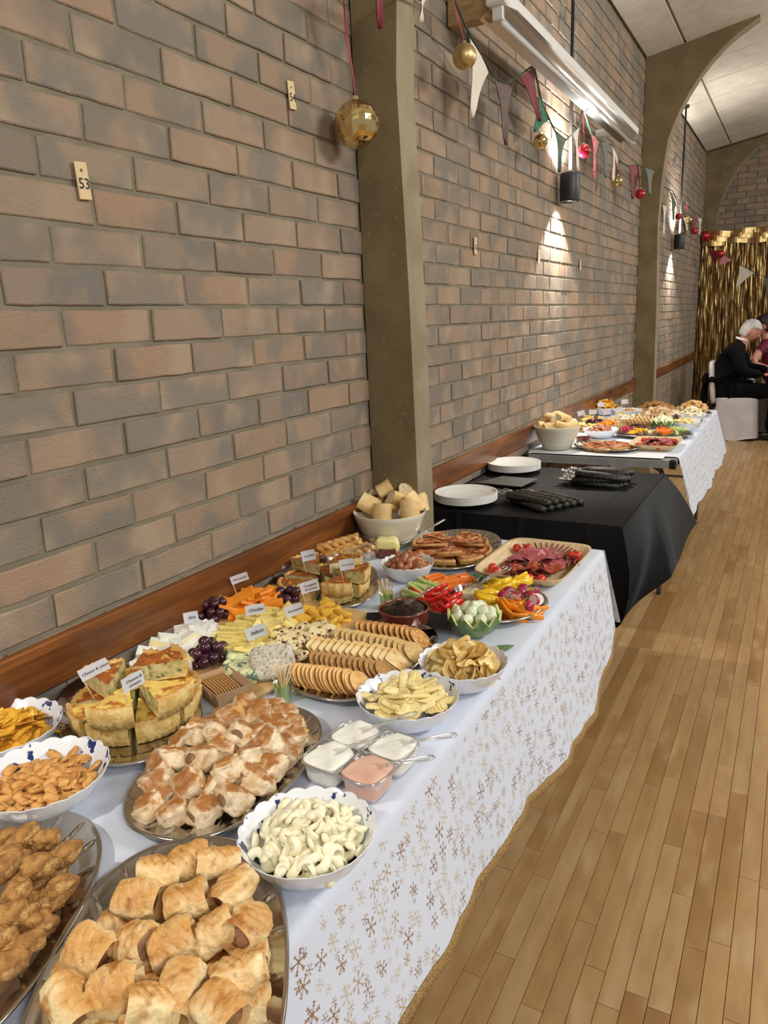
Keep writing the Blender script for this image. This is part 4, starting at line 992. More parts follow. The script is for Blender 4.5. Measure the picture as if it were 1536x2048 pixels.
# --- pastry bites
foil_platter('oval foil platter piled with dark-topped pastry bites', (.476, .780), .188, .123, math.radians(-84))
PP = [(0.4396,0.6685,0.78), (0.4835,0.6834,0.785), (0.4461,0.6381,0.765), (0.4879,0.6442,0.765), (0.5269,0.6671,0.765), (0.5537,0.6994,0.77), (0.4027,0.713,0.78), (0.4271,0.7207,0.79), (0.4669,0.7305,0.795), (0.5167,0.728,0.79), (0.5056,0.7054,0.77), (0.5604,0.7457,0.77), (0.5411,0.7512,0.775), (0.5548,0.7867,0.77), (0.5212,0.7753,0.785), (0.4713,0.7685,0.79), (0.411,0.7845,0.785), (0.447,0.7916,0.8), (0.484,0.8055,0.8), (0.3892,0.8143,0.78), (0.5324,0.8104,0.795), (0.502,0.8688,0.785), (0.4259,0.8538,0.79), (0.4549,0.8829,0.785), (0.5398,0.8612,0.775), (0.484,0.9152,0.775), (0.548,0.8359,0.765), (0.4041,0.9101,0.775), (0.4001,0.8383,0.78), (0.3825,0.7775,0.775), (0.4987,0.8274,0.79), (0.516,0.8966,0.77), (0.4655,0.7615,0.77), (0.4913,0.7789,0.77), (0.529,0.8185,0.77), (0.511,0.7332,0.765), (0.4347,0.7287,0.765), (0.4578,0.9135,0.775)]
PB = row_labels(PP, 6, 'pastry bite on the middle platter')
for i, p in enumerate(PP):
    put(BITE[i % 7], PB[i], p, (r.uniform(-.5, .5), r.uniform(-.6, .6), r.uniform(0, 6.2)), 'pastry bites on the middle platter', 1.12)
# --- corn twists
BW = (.705, .665, T+.002); scallop_bowl('scalloped white bowl heaped with white corn twists', BW, .089)
heap(TW, 80, BW, .064, .032, 'pale corn twist in the front right bowl', 'corn twists', 33, zmin=.026, tilt=1.4, sc=1.02)
# --- dips
DC = Vector((.668, .866, T+.002)); da = math.radians(-4)
t = thing('dip_tray', 'clear four-pot plastic dip tray', 'tray', DC, (0, 0, da)); lobes = []
for sx in (-1, 1):
    for sy in (-1, 1):
        b = B()
        def pf(u, v):
            a = 2*PI*v; ex = .34; c_, s_ = math.cos(a), math.sin(a); k = (abs(c_)**4.5+abs(s_)**4.5)**(-1/4.5)
            P = ((0, .001), (.024, .001), (.027, .004), (.0315, .036), (.0325, .040), (.0345, .040)); q = P[int(u*5+.5)]
            return (sx*.036+q[0]*k*c_, sy*.036+q[0]*k*s_, q[1])
        b.grid(pf, 5, 32, wrapv=True); ob('pot', b.mesh('pot', m_clear, True), t)
b = B(); b.tube([(.073*(abs(math.cos(a))**6+abs(math.sin(a))**6)**(-1/6)*math.cos(a), .073*(abs(math.cos(a))**6+abs(math.sin(a))**6)**(-1/6)*math.sin(a), .0405) for a in [2*PI*k/64 for k in range(65)]], .0018, 6, cap=False)
b.box((0, 0, .0400), (.004, .14, .0012)); b.box((0, 0, .0400), (.14, .004, .0012)); ob('rim', b.mesh('rim', m_clear2, True), t)
m_dipw = mat('white_dip', (240, 240, 232), (232, 232, 222), 16, .35, sss=.2, bump=.1, bsc=30); m_dipp = mat('pink_dip', (226, 184, 164), (218, 174, 152), 16, .35, sss=.2, bump=.1, bsc=30)
m_dipc = mat('cream_dip', (236, 226, 184), (228, 216, 168), 20, .35, sss=.1)
def dip(loc, m, label, rr=.031, h=.030, name='dip', M=Matrix(), e=.45):
    b = B(); b.sph((0, 0, 0), (rr, rr, h), 30, 16, e1=.35, e2=e, nf=0)
    b.v = [(x*(1+.1*(z/h)), y*(1+.1*(z/h)), z if z < 0 else z*.25+h*.10+(.0042*noise.fractal(Vector((x*42, y*42, loc[0]*9)), 1, 2, 2)+.0035*math.sin(x*90+y*60))) for x, y, z in b.v]
    return tag(ob(name, b.mesh(name, m, True), None, loc, (0, 0, da)), label, 'dip')
def rot2(x, y): return Vector((x*math.cos(da)-y*math.sin(da), x*math.sin(da)+y*math.cos(da), 0))
for (sx, sy, m, lb) in ((-1, -1, m_dipw, 'white dip in the front left pot'), (-1, 1, m_dipw, 'white dip in the back left pot'), (1, 1, m_dipw, 'white dip in the right pot behind the pink one'), (1, -1, m_dipp, 'salmon pink dip in the front pot')):
    dip(DC+rot2(sx*.036, sy*.036)+Vector((0, 0, .032)), m, lb)
for (sx, sy, a, lb) in ((-1, -1, .62, 'clear plastic spoon in the front left white dip'), (-1, 1, .55, 'clear plastic spoon in the back left white dip'), (1, 1, .25, 'clear plastic spoon in the right white dip'), (1, -1, .28, 'clear plastic spoon in the pink dip')):
    spoon(DC+rot2(sx*.036-.004, sy*.036)+Vector((0, 0, .042)), (0, -.22, a), lb, L=.105)
# --- stick bowl, crisp bowl
BS = (.661, 1.040, T+.002); scallop_bowl('scalloped white bowl of flat potato sticks and ridged crisps', BS, .090)
heap(STK, 26, (BS[0], BS[1], BS[2]+.006), .060, .030, 'flat potato stick in the middle right bowl', 'potato sticks', 34, zmin=.030, tilt=.4, sc=1.05)
heap(RDG, 16, BS, .062, .022, 'ridged crisp among the potato sticks', 'ridged crisps', 35, zmin=.034, tilt=.7)
BK = (.697, 1.203, T+.002); scallop_bowl('scalloped white bowl of speckled potato crisps', BK, .085)
heap(CRI, 62, BK, .060, .040, 'speckled golden potato crisp', 'potato crisps', 36, zmin=.028, tilt=1.2)
# --- crackers
foil_platter('rounded foil platter holding five rows of crackers', (.484, 1.203), .193, .113, math.radians(-91), ex=2.8)
def row(kind, a, b_, n, label, group, lean=.85, sc=1, last=None):
    a, b_ = Vector(a), Vector(b_); d = (b_-a); yw = math.atan2(d.y, d.x)
    for k in range(n):
        p = a.lerp(b_, k/(n-1)); l = lean if k < n-2 else lean*.8
        put(kind, label+', '+ORD[k]+' from the left', p+Vector((r.uniform(-.0015, .0015), r.uniform(-.0015, .0015), 0)), (0, l+r.uniform(-.05, .05), yw+r.uniform(-.05, .05)), group, sc)
row(CG, (0.4133,1.0601,0.768), (0.541,1.0806,0.768), 15, 'golden round cracker in the front row', 'golden crackers in the front row', .98)
row(CD, (0.4172,1.1278,0.766), (0.5568,1.15,0.764), 13, 'brown wholewheat cracker in the second row', 'wholewheat crackers in the second row', .85)
row(CC, (0.3882,1.1723,0.77), (0.5634,1.2011,0.766), 13, 'pale square cream cracker in the middle row', 'square crackers in the middle row', .72)
row(CO, (0.4075,1.2405,0.77), (0.5748,1.2462,0.766), 13, 'pale oat cracker in the fourth row', 'oat crackers in the fourth row', .85)
row(CS, (0.4241,1.2935,0.77), (0.5538,1.3131,0.768), 11, 'seeded golden cracker in the back row', 'seeded crackers in the back row', .95)
b = B(); b.grid(lambda u, v: (.0+.20*u-.1, (v-.5)*.09, .004+.05*abs(v-.5)**1.3+.002*math.sin(u*9)), 14, 6); tag(ob('black_cracker_tray', b.mesh('black_cracker_tray', m_blackcap, True), None, (0.4868,1.3796,0.746), (0, 0, math.radians(20))), 'black plastic tray insert under the back crackers', 'tray')
# --- kraft box of thin crackers
KC = Vector((.312, .957, T+.002)); ka = math.radians(-24)
t = thing('kraft_tray', 'small brown card tray of thin crackers', 'box', KC, (0, 0, ka)); b = B()
bx = [(-.040, -.026), (.040, -.026), (.040, .026), (-.040, .026)]; tx = [(x*1.28, y*1.42) for x, y in bx]
for inn in (0, 1):
    k = .97 if inn else 1; vs_ = [(x*k, y*k, .0015*inn) for x, y in bx]+[(x*k, y*k, .044) for x, y in tx]
    fs_ = [(0, 1, 2, 3)]+[(i, (i+1) % 4, 4+(i+1) % 4, 4+i) for i in range(4)]; b.add(vs_, fs_)
b.add([(x, y, .044) for x, y in tx]+[(x*.97, y*.97, .044) for x, y in tx], [(i, (i+1) % 4, 4+(i+1) % 4, 4+i) for i in range(4)])
ob('tray_wall', b.mesh('tray_wall', m_kraft), t)
THN = slab('thin_cracker', 'cracker', (.033, .0018, .017), m_cd, 2)
for k in range(9):
    q = Vector((0, -.022+.0055*k, .026)); q.rotate(Euler((0, 0, ka))); put(THN, 'thin brown cracker standing in the card tray', KC+q, (.42, 0, ka), 'thin crackers in the card tray')
# --- cheese board
t = thing('cheese_board', 'long pale wooden board under the cheeses', 'board', (.222, 1.195, T+.003), (0, 0, math.radians(-6)))
b = B(); b.sph((0, 0, .0085), (.176, .240, .0085), 48, 8, e1=.25, e2=.25); ob('board', b.mesh('board', m_wood), t)
ZB = T+.022
def scatter(kinds, pts, label, group, tilt=.3, yaw=(0, 6.28), sc=1.0, layers=1):
    for i, p in enumerate(pts):
        for L_ in range(layers):
            put(kinds[(i+L_) % len(kinds)], label, (p[0]+r.uniform(-.004, .004)*(L_ > 0), p[1]+r.uniform(-.004, .004)*(L_ > 0), p[2]-.010*L_), (r.uniform(-tilt, tilt), r.uniform(-tilt, tilt), r.uniform(*yaw)), group, sc)
scatter([BRI], [(0.0985,0.9681,0.777), (0.0837,1.0027,0.777), (0.1218,0.9855,0.777), (0.0701,1.0478,0.777), (0.1133,1.0231,0.777), (0.0699,1.0764,0.777), (0.1079,1.048,0.777), (0.1035,1.0702,0.777), (0.0772,1.1048,0.777), (0.1353,1.0519,0.777), (0.09,1.1188,0.777), (0.1262,1.084,0.777), (0.0883,1.1443,0.777), (0.1269,1.1132,0.777), (0.1325,1.1282,0.777), (0.1554,0.9964,0.777), (0.0931,1.0183,0.777), (0.1604,1.0207,0.777), (0.1124,0.9705,0.777), (0.1512,0.9802,0.777), (0.0673,1.1578,0.777), (0.0632,1.1337,0.777), (0.1065,1.1431,0.777)], 'white rinded brie slice at the left end of the board', 'brie slices', .35, sc=1.35, layers=2)
scatter(CHS, [(0.1596,1.1216,0.781), (0.1611,1.1391,0.781), (0.1572,1.1633,0.781), (0.1931,1.111,0.781), (0.1532,1.1882,0.781), (0.1915,1.1519,0.781), (0.1665,1.2028,0.781), (0.2177,1.1297,0.781), (0.2024,1.1737,0.781), (0.1717,1.2279,0.781), (0.2022,1.1998,0.781), (0.1711,1.2558,0.781), (0.1982,1.2343,0.781), (0.2344,1.1287,0.781), (0.188,1.2724,0.781), (0.2134,1.2499,0.781), (0.2226,1.0996,0.781), (0.2259,1.0815,0.781), (0.1923,1.1313,0.781), (0.2257,1.1496,0.781), (0.1735,1.1789,0.781), (0.1511,1.2815,0.781), (0.1618,1.2958,0.781), (0.1417,1.2389,0.781), (0.1863,1.1001,0.781)], 'pale yellow cheddar stick in the middle of the board', 'cheddar sticks', .15, (.1, .5), 1.15, 3)
scatter(YLW, [(0.2298,1.1803,0.783), (0.2315,1.2071,0.783), (0.2468,1.2135,0.783), (0.2436,1.2481,0.783), (0.2206,1.2855,0.783), (0.2638,1.1364,0.783), (0.2622,1.104,0.783), (0.2566,1.0823,0.783), (0.2638,1.1776,0.783), (0.2082,1.2242,0.783), (0.2078,1.2801,0.783), (0.2661,1.2394,0.783)], 'broad pale cheese slice behind the small white flag', 'pale cheese slices', .7, sc=1.1, layers=2)
scatter(LEI, [(0.0527,1.2872,0.777), (0.057,1.3151,0.777), (0.0612,1.3382,0.777), (0.0622,1.3659,0.777), (0.0714,1.3808,0.777), (0.0851,1.27,0.777), (0.0999,1.3014,0.777), (0.1097,1.3579,0.777), (0.1443,1.3299,0.777), (0.0982,1.3319,0.777), (0.0619,1.2654,0.777), (0.094,1.3844,0.777)], 'bright orange cheese slice near the wall', 'orange cheese slices', .5, sc=1.2, layers=2)
scatter(WEN, [(0.2386,1.2944,0.777), (0.2613,1.2943,0.777), (0.2526,1.3341,0.777), (0.2758,1.3242,0.777), (0.2699,1.3611,0.777), (0.3079,1.3279,0.777), (0.3362,1.2931,0.777), (0.3348,1.3201,0.777), (0.3365,1.3493,0.777), (0.3082,1.2998,0.777), (0.301,1.3639,0.777), (0.2428,1.3301,0.777), (0.261,1.2801,0.777), (0.271,1.3818,0.777)], 'golden cheese piece at the far end of the board', 'golden cheese pieces', .5, sc=1.12, layers=2)
scatter(CRN, [(0.272,1.2136,0.775), (0.3064,1.1984,0.775), (0.2906,1.2432,0.775), (0.3113,1.2475,0.775), (0.328,1.2634,0.775), (0.3345,1.2021,0.775), (0.3421,1.2304,0.775), (0.3365,1.1665,0.775), (0.2992,1.1707,0.775), (0.2769,1.1694,0.775), (0.3704,1.1234,0.775), (0.3328,1.1453,0.775), (0.3513,1.2514,0.775), (0.2865,1.1411,0.775)], 'white cheese piece with dark cranberries', 'cranberry cheese pieces', .3, layers=1)
scatter(STI, [(0.2541,1.0629,0.773), (0.2663,1.0831,0.773), (0.2852,1.0367,0.773), (0.3009,1.047,0.773), (0.2728,1.1087,0.773), (0.2821,1.0179,0.773), (0.3268,1.017,0.773), (0.2962,1.0885,0.773)], 'crumbly blue-veined cheese piece', 'blue cheese pieces', .3)
b = B(); b.box((0, 0, 0), (.074, .052, .030), bev=.004); b.m = [0]*len(b.f)
big = slab('stilton_wedge', 'cheese', (.036, .044, .017), m_srind, 3, 0, .05)
put(big, 'large blue cheese wedge lying with its grey rind up', (0.3553,1.0562,0.786), (0, .80, -.80))
grape_bunch((0.0304,1.2494,0.752), 22, .034, .030, .040, 'red grape bunch between the brie and the orange cheese', 3, 1.22)
grape_bunch((0.1929,1.0515,0.752), 24, .030, .030, .046, 'dark grape bunch in front of the brie', 4, 1.2)
grape_bunch((0.1415,1.4113,0.752), 13, .028, .022, .034, 'small dark grape bunch beside the browned quiche', 6, 1.25)
tag(ob('grape', GR, None, (0.1567,0.9965,0.773), (0, .4, .9)), 'single loose grape left of the dark bunch', 'grape')
name_flag((0.073,1.1151,0.775), .050, 'Brie', 'paper flag reading Brie', (0, -.04), w_=.032, hh=.026, size=.009)
name_flag((0.0399,1.3312,0.778), .058, 'Red Leicester', 'paper flag over the orange cheese slices', (0, -.24), w_=.044, hh=.021, size=.0062)
name_flag((0.1893,1.187,0.785), .048, 'Cheddar', 'paper flag reading Cheddar', (0, -.05), w_=.043, hh=.024, size=.0095)
name_flag((0.269,1.1042,0.775), .052, 'Stilton', 'paper flag reading Stilton', (0, -.28), w_=.042, hh=.028, size=.0105)
name_flag((0.2706,1.2347,0.782), .044, 'Wensleydale', 'paper flag reading Wensleydale', (0, -.26), w_=.040, hh=.026, size=.0066)
# --- toothpick cups
def cup(label, c, seed, glabel):
    t = thing('plastic_cup', label, 'cup', c); b = B(); b.lathe([(0, .001), (.012, .001), (.0135, .003), (.0175, .040), (.0185, .0405), (.0180, .039), (.0140, .004)], 24); ob('cup_wall', b.mesh('cup_wall', m_clearg, True), t)
    q = random.Random(seed)
    for k in range(16):
        a = q.uniform(0, 2*PI); lean = q.uniform(.15, .50); yaw = a
        put(PICK, glabel, (c[0]-.006*math.cos(a), c[1]-.006*math.sin(a), c[2]+.004), (0, lean, yaw), glabel+'s', 1.12)
cup('small green plastic cup of toothpicks beside the card tray', (.418, 1.000, T+.002), 1, 'toothpick in the nearer green cup')
cup('small green plastic cup of toothpicks beside the browned quiche', (.372, 1.492, T+.002), 2, 'toothpick in the further green cup')
# --- quiche platter 2
foil_platter('oval foil platter of browned quiche slices', (.158, 1.540), .192, .148, math.radians(-61), ex=2.5)
q0 = Vector((.165, 1.530, T+.006))
for k in range(7):
    a = k*2*PI/7+.2; put(QC[k % 3], 'browned quiche slice in the lower layer of the far quiche platter', q0+Vector((.022*math.cos(a), .022*math.sin(a), 0)), (0, 0, a), 'lower browned quiche slices')
for px, a, lb in (((0.1402,1.5492,0.78), 2.6, 'browned quiche slice under the Lorraine flag'), ((0.1655,1.5592,0.78), 1.4, 'browned quiche slice at the back of the far platter'), ((0.1965,1.5232,0.782), .4, 'browned quiche slice under the right-hand flag'), ((0.2342,1.5234,0.776), -1.25, 'browned quiche slice with pale crust facing the camera')):
    put(QC[int(a*3) % 3], lb, px, (0, 0, a), 'upper browned quiche slices')
name_flag((0.1351,1.4905,0.815), .048, 'Lorraine', 'paper flag reading Lorraine', (0, -.14), w_=.036, hh=.028, size=.0075)
name_flag((0.2701,1.4595,0.813), .052, 'Cheese & ham', 'paper flag reading Cheese & ham', (0, -.12), w_=.036, hh=.028, size=.0052)
name_flag((0.2419,1.3361,0.788), .056, 'Courgette', 'two-line paper flag left of the golden cheese', (0, -.2), w_=.044, hh=.028, size=.0075, txt2='& tomato')
# --- bread twists in a clear box
CB_ = Vector((.075, 1.765, T+.002)); ca = math.radians(-20)
t = thing('clear_box', 'clear plastic box of bread twists by the wall', 'box', CB_, (0, 0, ca)); b = B()
for s in (-1, 1):
    b.box((s*.058, 0, .027), (.0012, .20, .050)); b.box((0, s*.10, .027), (.116, .0012, .050))
b.box((0, 0, .0015), (.116, .20, .0015)); b.tube([(-.058, -.10, .052), (.058, -.10, .052), (.058, .10, .052), (-.058, .10, .052), (-.058, -.10, .052)], .0016, 6); ob('box_wall', b.mesh('box_wall', m_clear), t)
m_twist = mat('bread_twist', (212, 164, 92), (176, 120, 56), 30, .6, bump=.5, bsc=100, c3=(232, 200, 140), sc3=24)
b = B()
for ph in (0, PI): b.tube([((k/30-.5)*.17, .0065*math.cos(k*.62+ph), .0065*math.sin(k*.62+ph)) for k in range(31)], .0085, 8)
TWB = ('bread_twist', 'bread', b.mesh('bread_twist', m_twist, True), [])
for k in range(9):
    lay = k//4; q = Vector(((-.040+.026*(k % 4)+.010*lay), 0, .018+.018*lay)); q.rotate(Euler((0, 0, ca))); put(TWB, 'twisted golden breadstick in the clear box', CB_+q, (r.uniform(0, 3), r.uniform(-.05, .05), PI/2+ca+r.uniform(-.08, .08)), 'bread twists in the clear box')
# --- butter
terra_dish('small terracotta dish holding butter', (0.1751,1.8611,0.743), .036, .032)
m_butter = mat('butter', (242, 234, 168), (236, 226, 150), 14, .4, sss=.2, bump=.3, bsc=40)
b = B(); b.sph((0, 0, 0), (.036, .028, .023), 24, 14, e1=.4, e2=.45, nf=.16, ns=40, seed=3); tag(ob('butter_block', b.mesh('butter_block', m_butter, True), None, Vector((0.1751,1.8611,0.743))+Vector((0, 0, .034)), (0, 0, .5)), 'yellow block of butter in the small terracotta dish', 'butter')
t = thing('butter_knife', 'steel table knife resting beside the butter', 'knife', (0.1996,1.908,0.77), (0, -.16, math.atan2(.30, .09)))
ms = mat('cutlery_steel', (206, 204, 200), rough=.18, metal=1)
b = B(); b.sph((.045, 0, 0), (.05, .0085, .0012), 18, 6, e2=.7); ob('blade', b.mesh('blade', ms, True), t)
b = B(); b.tube([(.09, 0, 0), (.11, 0, 0), (.20, 0, .001), (.205, 0, .001)], [.0035, .0045, .0065, .003], 10, sq=(1, .5)); ob('handle', b.mesh('handle', ms, True), t)
# --- bread bowl
BB0 = (.128, 1.972); deep_bowl('large cream bowl of cut baguette against the pillar', BB0, .114, .112)
brp = [((0.0522,1.9758,0.868), (.9, .5, .4)), ((0.0558,2.0784,0.895), (.3, -.5, .7)), ((0.1359,2.0732,0.89), (1.2, .3, 1.9)), ((0.138,2.0089,0.88), (-.9, .4, .9)), ((0.188,2.0249,0.872), (.2, .9, .2)), ((0.1951,2.0459,0.866), (.2, 1.3, -.5)), ((0.1995,1.9729,0.858), (.1, 1.35, -1.0)), ((0.118,1.9441,0.855), (.1, 1.3, -1.3)), ((0.1417,2.1182,0.872), (.5, .2, 1.4)), ((-0.0013,2.1032,0.865), (.4, .1, 2.2)), ((0.1189,2.0254,0.85), (0, .4, 1)), ((0.0111,2.2892,0.87), (.3, .5, 0)), ((0.0548,2.1659,0.855), (0, .1, 2))]
for k, (p, ro) in enumerate(brp): put(BRD[k % 4], 'cut baguette chunk in the large cream bowl', p, ro, 'baguette chunks by the pillar', .92)
b = B(); b.grid(lambda u, v: (.035*u, .03*v*u, .02*v-.01*u), 3, 3); tag(ob('paper_napkin', b.mesh('paper_napkin', mat('grey_paper', (190, 196, 210), rough=.9)), None, (0.1687,1.9478,0.852), (.5, .3, .6)), 'blue-grey napkin corner peeping out of the bread bowl', 'napkin')
# --- sausages
BSA = (.325, 1.703, T+.002); scallop_bowl('plain white scalloped bowl of cocktail sausages', BSA, .073, .050, plain=True)
heap(SAU, 32, BSA, .050, .036, 'brown cocktail sausage in the near bowl', 'cocktail sausages near the butter', 37, zmin=.030, tilt=.7, sc=.95)
# --- pizza
foil_platter('foil platter of bacon-topped pizza slices', (.357, 1.958), .201, .129, math.radians(-82))
for k in range(8):
    a = k*PI/4+.2; put(PZ[k % 3], 'bacon-topped pizza slice on the near platter', (.345+.010*math.cos(a), 1.945+.010*math.sin(a), T+.007), (0, 0, a), 'pizza slices on the near platter')
for k, a in enumerate((.5, 1.35, 2.5, 3.4, 5.1)): put(PZ[(k+1) % 3], 'bacon-topped pizza slice stacked above the others', (.345+.008*math.cos(a), 1.945+.008*math.sin(a), T+.026), (.03*(k-2), -.04, a), 'upper pizza slices on the near platter', .93)
# --- palm leaf tray of meats
m_tom = mat('tomato', (206, 50, 24), (190, 34, 18), 12, .15, coat=.7); m_sal = mat('salami_stick', (134, 50, 36), (112, 38, 30), 40, .4, coat=.2, bump=.3, bsc=120); m_ham = mat('ham', (182, 92, 98), (160, 70, 78), 30, .35, coat=.4, bump=.25, bsc=60, c3=(216, 150, 150), sc3=60, lo3=.58, hi3=.68)
m_cho = mat('chorizo', (170, 66, 36), (140, 46, 30), 70, .4, coat=.3, c3=(206, 130, 84), sc3=110, lo3=.58, hi3=.66)
tb = B(); tb.sph((0, 0, 0), (.0150, .0135, .0130), 16, 11); TOM = ('cherry_tomato', 'tomato', tb.mesh('cherry_tomato', m_tom, True), [])
sb_ = B(); sb_.tube([((k/8-.5)*.085, .002*math.sin(k), 0) for k in range(9)], [.003]+[.0042]*7+[.003], 8); SAL = ('salami_stick', 'salami', sb_.mesh('salami_stick', m_sal, True), [])
def ham_mesh(seed):
    b = B()
    for sg in (1, -1):
        def f(u, v):
            t_ = 2*PI*v; R = .042*u; x, y = R*math.cos(t_), R*math.sin(t_)
            return (x*.8, y*.75, .005*math.sin(x*80+seed)*u+.003*math.sin(y*90+seed*2)+4*x*x*.4+sg*.0007)
        b.grid(f, 8, 26, wrapv=True, flip=sg < 0)
    return b
HAM = ('ham_slice', 'ham', ham_mesh(1).mesh('ham_slice', m_ham, True), []); CHO = ('chorizo_slice', 'salami', ham_mesh(4).mesh('chorizo_slice', m_cho, True), [])
def meat_tray(label, c, w_, l, ang, tg, sc=1):
    t = thing('palm_leaf_tray', label, 'tray', (c[0], c[1], T+.002), (0, 0, ang)); b = B()
    P = ((0, .003), (.55, .003), (.74, .004), (.80, .010), (.95, .030), (1.0, .034), (1.0, .031), (.81, .006), (.74, 0), (0, 0))
    def f(u, v):
        q = P[int(u*9+.5)]; t_ = 2*PI*v; ex = 7; k = (abs(math.cos(t_))**ex+abs(math.sin(t_))**ex)**(-1/ex)
        return (w_/2*q[0]*k*math.cos(t_), l/2*q[0]*k*math.sin(t_), q[1])
    b.grid(f, 9, 72, wrapv=True); ob('leaf', b.mesh('leaf', m_palm, True), t)
    ca_, sa_ = math.cos(ang), math.sin(ang)
    def W(x, y, z): return (c[0]+x*ca_-y*sa_, c[1]+x*sa_+y*ca_, T+z)
    for (x, y) in ((-.075, .085), (-.05, .095), (.085, .06), (.082, .082), (-.075, -.085), (-.055, -.105), (.03, -.125), (.055, -.12), (.068, .075), (-.07, -.10)):
        put(TOM, 'glossy red cherry tomato on the %s' % tg, W(x*sc, y*sc, .024), (r.random(), r.random(), r.random()*6), 'cherry tomatoes on the %s' % tg)
    for k in range(15): a = .25+2.3*k/14; put(SAL, 'thin salami stick on the %s' % tg, W((.072*math.cos(a)+.005)*sc, (.025+.085*math.sin(a))*sc, .026), (0, -.30, a+ang), 'salami sticks on the %s' % tg, .62)
    for k in range(11): put(SAL, 'thin salami stick on the %s' % tg, W((-.062+.004*k)*sc, (-.005-.011*(k % 5))*sc, .018+.006*(k//5)), (0, r.uniform(-.1, .1), PI/2-.25+ang+r.uniform(-.2, .2)), 'salami sticks on the %s' % tg)
    for k in range(9): put(SAL, 'thin salami stick on the %s' % tg, W((.03+.008*k)*sc, (-.035+.012*k)*sc, .020+.004*(k % 2)), (0, r.uniform(-.1, .1), PI/2+.1+ang+r.uniform(-.15, .15)), 'salami sticks on the %s' % tg)
    for k in range(8): put(SAL, 'thin salami stick on the %s' % tg, W((-.03+.010*k)*sc, (-.10+.004*k)*sc, .018+.004*(k % 2)), (0, .1, 2.4+ang+r.uniform(-.4, .4)), 'salami sticks on the %s' % tg)
    for k, (x, y, z) in enumerate(((-.02, .02, .034), (.01, .045, .038), (.035, .03, .036), (-.035, -.01, .036), (.0, .0, .044), (.03, .0, .040), (-.005, .06, .032), (.05, -.01, .030))): put(HAM, 'folded pink ham slice on the %s' % tg, W(x*sc, y*sc, z), (r.uniform(-.3, .3), r.uniform(-.3, .3), r.random()*6), 'ham slices on the %s' % tg)
    for k, (x, y) in enumerate(((.045, -.06), (.02, -.055), (-.005, -.075), (.055, -.035))): put(CHO, 'orange-red chorizo slice on the %s' % tg, W(x*sc, y*sc, .028), (r.uniform(-.2, .2), r.uniform(-.2, .2), r.random()*6), 'chorizo slices on the %s' % tg, .8)
meat_tray('square palm-leaf tray of cured meats on the white cloth', (.617, 1.905), .250, .345, math.radians(-1), 'near meat tray', 1.15)
# --- vegetables
foil_platter('foil platter of raw vegetable sticks round a dip', (.555, 1.599), .184, .136, math.radians(-8), ex=2.6)
m_car = mat('carrot', (238, 130, 40), (226, 112, 28), 20, .4); m_cel = mat('celery', (172, 196, 108), (196, 214, 140), 26, .4, stretch=(1, 8, 8)); m_rp = mat('red_pepper', (206, 36, 22), (186, 24, 16), 12, .2, coat=.5); m_yp = mat('yellow_pepper', (244, 200, 24), (236, 182, 16), 12, .2, coat=.5)
m_op = mat('orange_pepper', (244, 150, 24), (234, 130, 16), 12, .2, coat=.5); m_rad = mat('radish_skin', (166, 18, 62), rough=.3, coat=.3); m_radw = mat('radish_flesh', (238, 226, 226), rough=.4); m_leaf = mat('leaf_green', (40, 84, 48), (24, 60, 36), 16, .35)
CAR = slab('carrot_stick', 'carrot', (.026, .0052, .0050), m_car, 2); CEL = slab('celery_stick', 'celery', (.030, .0065, .0045), m_cel, 3)
def strip_mesh(nm, m, seed):
    b = B(); q = random.Random(seed); cv = q.uniform(10, 22)
    P = [((k/8-.5)*.058, cv*((k/8-.5)*.058)**2, .002*math.sin(k+seed)) for k in range(9)]; b.tube(P, [.0035]+[.0060]*7+[.0035], 8, sq=(.45, 1)); return (nm, 'pepper', b.mesh(nm, m, True), [])
RP = [strip_mesh('red_pepper_strip', m_rp, k) for k in (1, 2)]; YP = [strip_mesh('yellow_pepper_strip', m_yp, k) for k in (3, 4)]; OP = [strip_mesh('orange_pepper_strip', m_op, k) for k in (5, 6)]
def radish_mesh():
    b = B(); b.sph((0, 0, 0), (.0135, .0135, .0135), 14, 10); b.v = [(x, max(y, -.001), z) for x, y, z in b.v]; c = B(); c.lathe([(.0128, 0), (0, .0004)], 18, M=Matrix.Translation((0, -.0013, 0)) @ Matrix.Rotation(PI/2, 4, 'X'))
    return ('radish_half', 'radish', None, [('skin', b.mesh('skin', m_rad, True)), ('flesh', c.mesh('flesh', m_radw))])
RAD = radish_mesh()
VG = 'near vegetable platter'
def V2(kinds, pts, nm, yaw, tg=VG, tilt=.2, sc=1.0, layers=2):
    for i, p in enumerate(pts):
        for L_ in range(layers): put(kinds[(i+L_) % len(kinds)], '%s on the %s' % (nm, tg), (p[0]+.003*L_, p[1]+.004*L_, p[2]-.009*L_), (r.uniform(-tilt, tilt), r.uniform(-tilt, tilt), yaw+r.uniform(-.3, .3)), '%ss on the %s' % (nm, tg), sc)
V2([CAR], [(0.4135,1.6709,0.771), (0.4311,1.6598,0.771), (0.4564,1.658,0.771), (0.4636,1.6786,0.771), (0.4774,1.6937,0.771), (0.5034,1.6944,0.771), (0.4545,1.6397,0.771), (0.4738,1.6416,0.771), (0.4805,1.6676,0.771), (0.4994,1.675,0.771)], 'orange carrot stick', .9)
V2([CEL], [(0.4105,1.5993,0.769), (0.4166,1.6248,0.769), (0.4361,1.6267,0.769), (0.4552,1.6115,0.769), (0.4148,1.5456,0.769), (0.4432,1.5899,0.769), (0.4259,1.5885,0.769), (0.4135,1.5725,0.769)], 'pale green celery stick', -.25)
